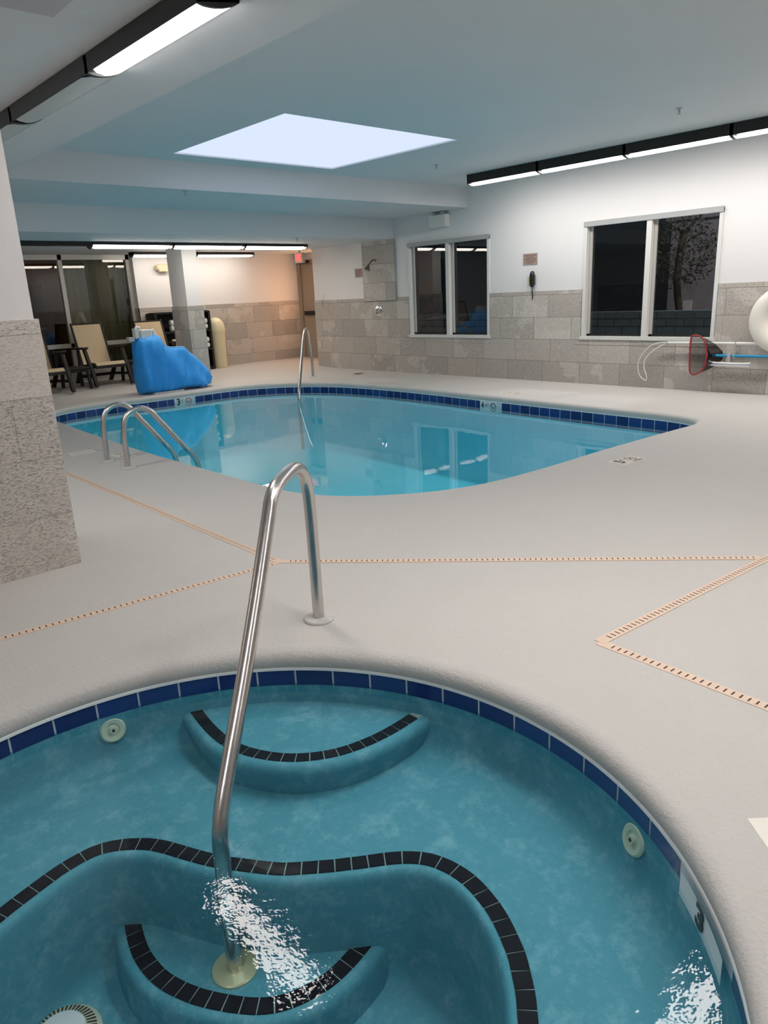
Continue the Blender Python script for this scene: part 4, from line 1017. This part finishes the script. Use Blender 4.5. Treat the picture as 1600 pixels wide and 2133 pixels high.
# exit sign
t = thing('exit_sign', (8.6, 11.54, 1.93), 'lit red exit sign hanging from the ceiling by the doorway', 'exit sign')
m = MB(); m.box(8.59, 8.65, 11.42, 11.655, 1.93, 2.112, 'sign_face'); m.build('housing', t, bevel=.004)
m = MB(); m.box(8.61, 8.63, 11.51, 11.56, 2.105, Z3, 'sign_face'); m.build('hanger', t)
o = text_mesh('EXIT', .165, 'exit_letters', 'sign_red', basis((8.588, 11.537, 2.02), (0, -1, 0), (0, 0, 1)), sx=.52, thick=.005); put(o, t)
# sprinklers
for (x, y, z, lab) in ((6.80, 3.40, Z1, 'ceiling sprinkler head nearest the right window fixtures'), (6.94, 6.45, Z1, 'ceiling sprinkler head near the soffit step, right of the skylight'), (7.0, 9.40, Z3, 'ceiling sprinkler head over the rear light row'), (4.28, 7.70, Z2, 'small sprinkler head under the soffit step, left')):
    m = MB(); m.lathe((x, y, z), [(.032, 0), (.030, -.005), (.012, -.008), (.009, -.03), (.006, -.032)], 'plate', 16); m.bar((x-.012, y, z-.028), (x-.006, y, z-.05), .004, .004, 'plate'); m.bar((x+.012, y, z-.028), (x+.006, y, z-.05), .004, .004, 'plate'); m.lathe((x, y, z-.05), [(.0001, 0), (.022, 0), (.022, -.003), (.0001, -.003)], 'plate', 14)
    tag(m.build('sprinkler_head', smooth=True, angle=35), lab, 'sprinkler', 'ceiling sprinklers')

# ------------------------------------------------------------------ pool tools on the right wall
XP = 8.76
t = thing('telescopic_pole', (XP, 3.0, .58), 'long white pole hanging level below the larger window', 'pole')
m = MB(); m.tube([(XP, 4.33, .573), (XP, 2.0, .585)], .0165, 'white', 16); m.build('tube', t, smooth=True)
m = MB(); m.tube([(XP, 4.345, .573), (XP, 4.325, .573)], .017, 'alu', 14); m.tube(catmull([(XP, 4.34, .575), (XP, 4.42, .574), (XP, 4.52, .55), (XP, 4.62, .48), (XP, 4.70, .36), (XP, 4.715, .26), (XP, 4.69, .17), (XP, 4.645, .12), (XP, 4.60, .10), (XP, 4.585, .125), (XP, 4.605, .19), (XP, 4.63, .26), (XP, 4.63, .34), (XP, 4.58, .42), (XP, 4.48, .50), (XP, 4.37, .56)], 5), .0065, 'white', 10)
m.build('rescue_hook', t, smooth=True)
t = thing('blue_pole', (XP-.02, 3.0, .44), 'bright blue pole hanging below the white pole', 'pole')
m = MB(); m.tube([(XP-.02, 3.785, .437), (XP-.02, 2.0, .447)], .0155, 'blue_pole', 16); m.build('tube', t, smooth=True)
# leaf net
t = thing('leaf_net', (XP-.06, 3.95, .43), 'leaf skimmer net with red frame and black mesh bag on the blue pole', 'net')
xf = XP-.10
FRM = [(xf, 4.00, .645), (xf, 3.985, .665), (xf, 3.945, .672), (xf, 3.90, .66), (xf, 3.86, .635), (xf, 3.835, .59), (xf, 3.805, .48), (xf, 3.80, .44), (xf, 3.805, .40), (xf, 3.815, .33), (xf, 3.84, .275), (xf, 3.885, .235), (xf, 3.94, .215), (xf, 3.975, .225), (xf, 3.99, .26), (xf, 4.0, .36), (xf, 4.005, .52), (xf, 4.004, .61)]
frp = catmull(FRM, 4, True)
m = MB(); m.tube(frp+[frp[0]], .0105, 'net_red', 12, caps=False); m.build('frame', t, smooth=True)
m = MB(); c = Vector((XP+.02, 3.73, .43)); rings = []
for k in range(9):
    q = k/8; sc_ = (1-q)**.5 if k < 8 else .02
    rings.append([Vector(p).lerp(c, 0)*1.0 if k == 0 else Vector((p.x+(XP+.055-p.x)*q, (p.y-3.9)*max(.25, sc_)+3.9-.20*q**.8, (p.z-.44)*max(.3, sc_)+.44-.01*q)) for p in frp])
m.sweep_rings(rings, 'net'); m.face(rings[-1], 'net'); m.build('net_bag', t, smooth=True, angle=80)
m = MB(); m.tube([(XP-.04, 3.83, .437), (XP-.02, 3.77, .437)], .018, 'black', 14); m.bar((xf, 3.83, .56), (XP-.03, 3.80, .45), .012, .012, 'black'); m.bar((xf, 3.83, .32), (XP-.03, 3.80, .43), .012, .012, 'black'); m.build('yoke', t, smooth=True, angle=30)
# brush
t = thing('pool_brush', (XP-.04, 3.55, .35), 'white and blue pool brush hanging under the blue pole', 'brush')
m = MB(); m.tube(catmull([(XP-.03, 3.80, .375), (XP-.04, 3.775, .362), (XP-.045, 3.70, .355), (XP-.045, 3.54, .352), (XP-.045, 3.38, .355), (XP-.04, 3.325, .362)], 5), .013, 'white', 12); m.build('brush_back', t, smooth=True)
m = MB(); m.tube(catmull([(XP-.04, 3.785, .349), (XP-.045, 3.70, .341), (XP-.045, 3.54, .338), (XP-.045, 3.38, .341), (XP-.04, 3.335, .349)], 5), .007, 'brush_blue', 10); m.build('blue_strip', t, smooth=True)
m = MB(); m.bar((XP-.045, 3.79, .330), (XP-.045, 3.33, .330), .03, .014, 'white'); m.build('bristles', t)
m = MB(); m.tube([(XP-.035, 3.57, .36), (XP-.03, 3.57, .44), (XP-.02, 3.57, .475)], .014, 'clear', 12); m.bar((XP-.035, 3.59, .37), (XP-.03, 3.57, .47), .010, .03, 'clear'); m.build('handle_socket', t, smooth=True, angle=30)
# hooks
for y, lab in ((3.515, 'grey double wall hook holding the white and blue poles'),):
    m = MB(); m.box(XR-.024, XR-.013, y-.018, y+.018, .42, .63, 'clear'); m.tube(catmull([(XR-.02, y, .55), (XP-.01, y, .545), (XP-.03, y, .565), (XP-.03, y, .60)], 4), .006, 'clear', 8); m.tube(catmull([(XR-.02, y, .42), (XP-.02, y, .41), (XP-.05, y, .425), (XP-.05, y, .46)], 4), .006, 'clear', 8)
    tag(m.build('pole_hook', smooth=True, angle=30), lab, 'hook')
# ring buoy
RC = Vector((XR-.08, 3.03, .835)); m = MB(); R0, R1 = .262, .092; rings = []
for k in range(49):
    a = 2*pi*k/48; cc = Vector((RC.x, RC.y+R0*cos(a), RC.z+R0*sin(a))); u = Vector((0, cos(a), sin(a)))
    rings.append([cc+u*R1*cos(b)*1.15+Vector((-1, 0, 0))*R1*.75*sin(b) for b in [2*pi*j/20 for j in range(20)]])
t = thing('ring_buoy', (RC.x, RC.y, RC.z), 'white ring buoy hung on the slate wall at the right edge', 'ring buoy')
m.sweep_rings(rings, 'ring'); m.build('ring', t, smooth=True, angle=80)
m = MB(); m.lathe(RC+Vector((.03, 0, 0)), [(.0001, -.012), (.06, -.012), (.065, 0), (.19, .004), (.19, -.02)], 'ring', 40, (-1, 0, 0)); m.build('centre_disc', t, smooth=True, angle=30)
m = MB(); m.lathe(RC+Vector((.06, 0, 0)), [(.0001, 0), (.035, 0), (.03, .05), (.0001, .055)], 'ring', 20, (-1, 0, 0)); m.build('wall_hanger', t, smooth=True)

# ------------------------------------------------------------------ outside, at night
mb = MB(); mb.face([(XR+.2, -8, -.1), (30, -8, -.1), (30, 30, -.1), (XR+.2, 30, -.1)], 'asphalt')
tag(mb.build('pavement'), 'dark asphalt outside beyond the windows', 'pavement')['kind'] = 'structure'
bpy.data.objects['pavement'].name = 'floor_outside'
mb = MB()
for r_ in range(8):
    for c_ in range(60):
        y = -4+c_*.30+(.15 if r_ % 2 else 0); mb.box(11.2, 11.4, y+.006, y+.294, -.1+r_*.12+.006, -.1+r_*.12+.114, 'block')
tag(mb.build('block_wall'), 'low bluish block wall outside the larger window', 'wall')
lp = bpy.data.lights.new('parking_lot_lamp', 'POINT'); lp.energy = 520; lp.shadow_soft_size = .25; lp.color = (1, .92, .92)
lo = bpy.data.objects.new('parking_lot_lamp', lp); COL.objects.link(lo); lo.location = (13.4, 3.2, 4.4)
t = thing('tree', (14.5, 7.0, -.1), 'dark tree outside seen through the right pane of the larger window', 'tree')
m = MB(); m.tube(catmull([(14.5, 7.0, -.1), (14.55, 7.0, .6), (14.45, 7.05, 1.3), (14.5, 7.0, 2.2)], 4), .07, 'bark', 10); m.build('trunk', t, smooth=True)
m = MB(); rnd = random.Random(3)
for k in range(1300):
    a, b_, rr = rnd.uniform(0, 2*pi), rnd.uniform(-1, 1), rnd.uniform(.3, 1)**.5
    c = Vector((14.5+.6*rr*cos(a)*sqrt(1-b_*b_), 7.05+.75*rr*sin(a)*sqrt(1-b_*b_), 1.85+.75*rr*b_)); q = rnd.uniform(.025, .06)
    u = Vector((rnd.uniform(-1, 1), rnd.uniform(-1, 1), rnd.uniform(-1, 1))).normalized(); v = u.orthogonal().normalized()
    m.face([c-u*q, c-v*q*.5, c+u*q, c+v*q*.5], 'leaf')
m.build('crown', t)
t = thing('outbuilding', (17.1, 7.4, -.1), 'pale outbuilding beyond the tree outside the larger window', 'building')
mb = MB(); mb.box(17.0, 17.3, 6.4, 8.5, -.1, 2.6, 'stucco'); mb.build('wall', t)
mb = MB(); mb.box(16.9, 17.4, 6.3, 8.6, 2.6, 2.7, 'stucco'); mb.build('roof_edge', t)
mb = MB(); mb.box(16.95, 17.0, 7.9, 8.1, .35, .85, 'frame'); mb.box(16.95, 17.0, 7.9, 8.3, .35, .42, 'frame'); mb.build('trim_board', t)
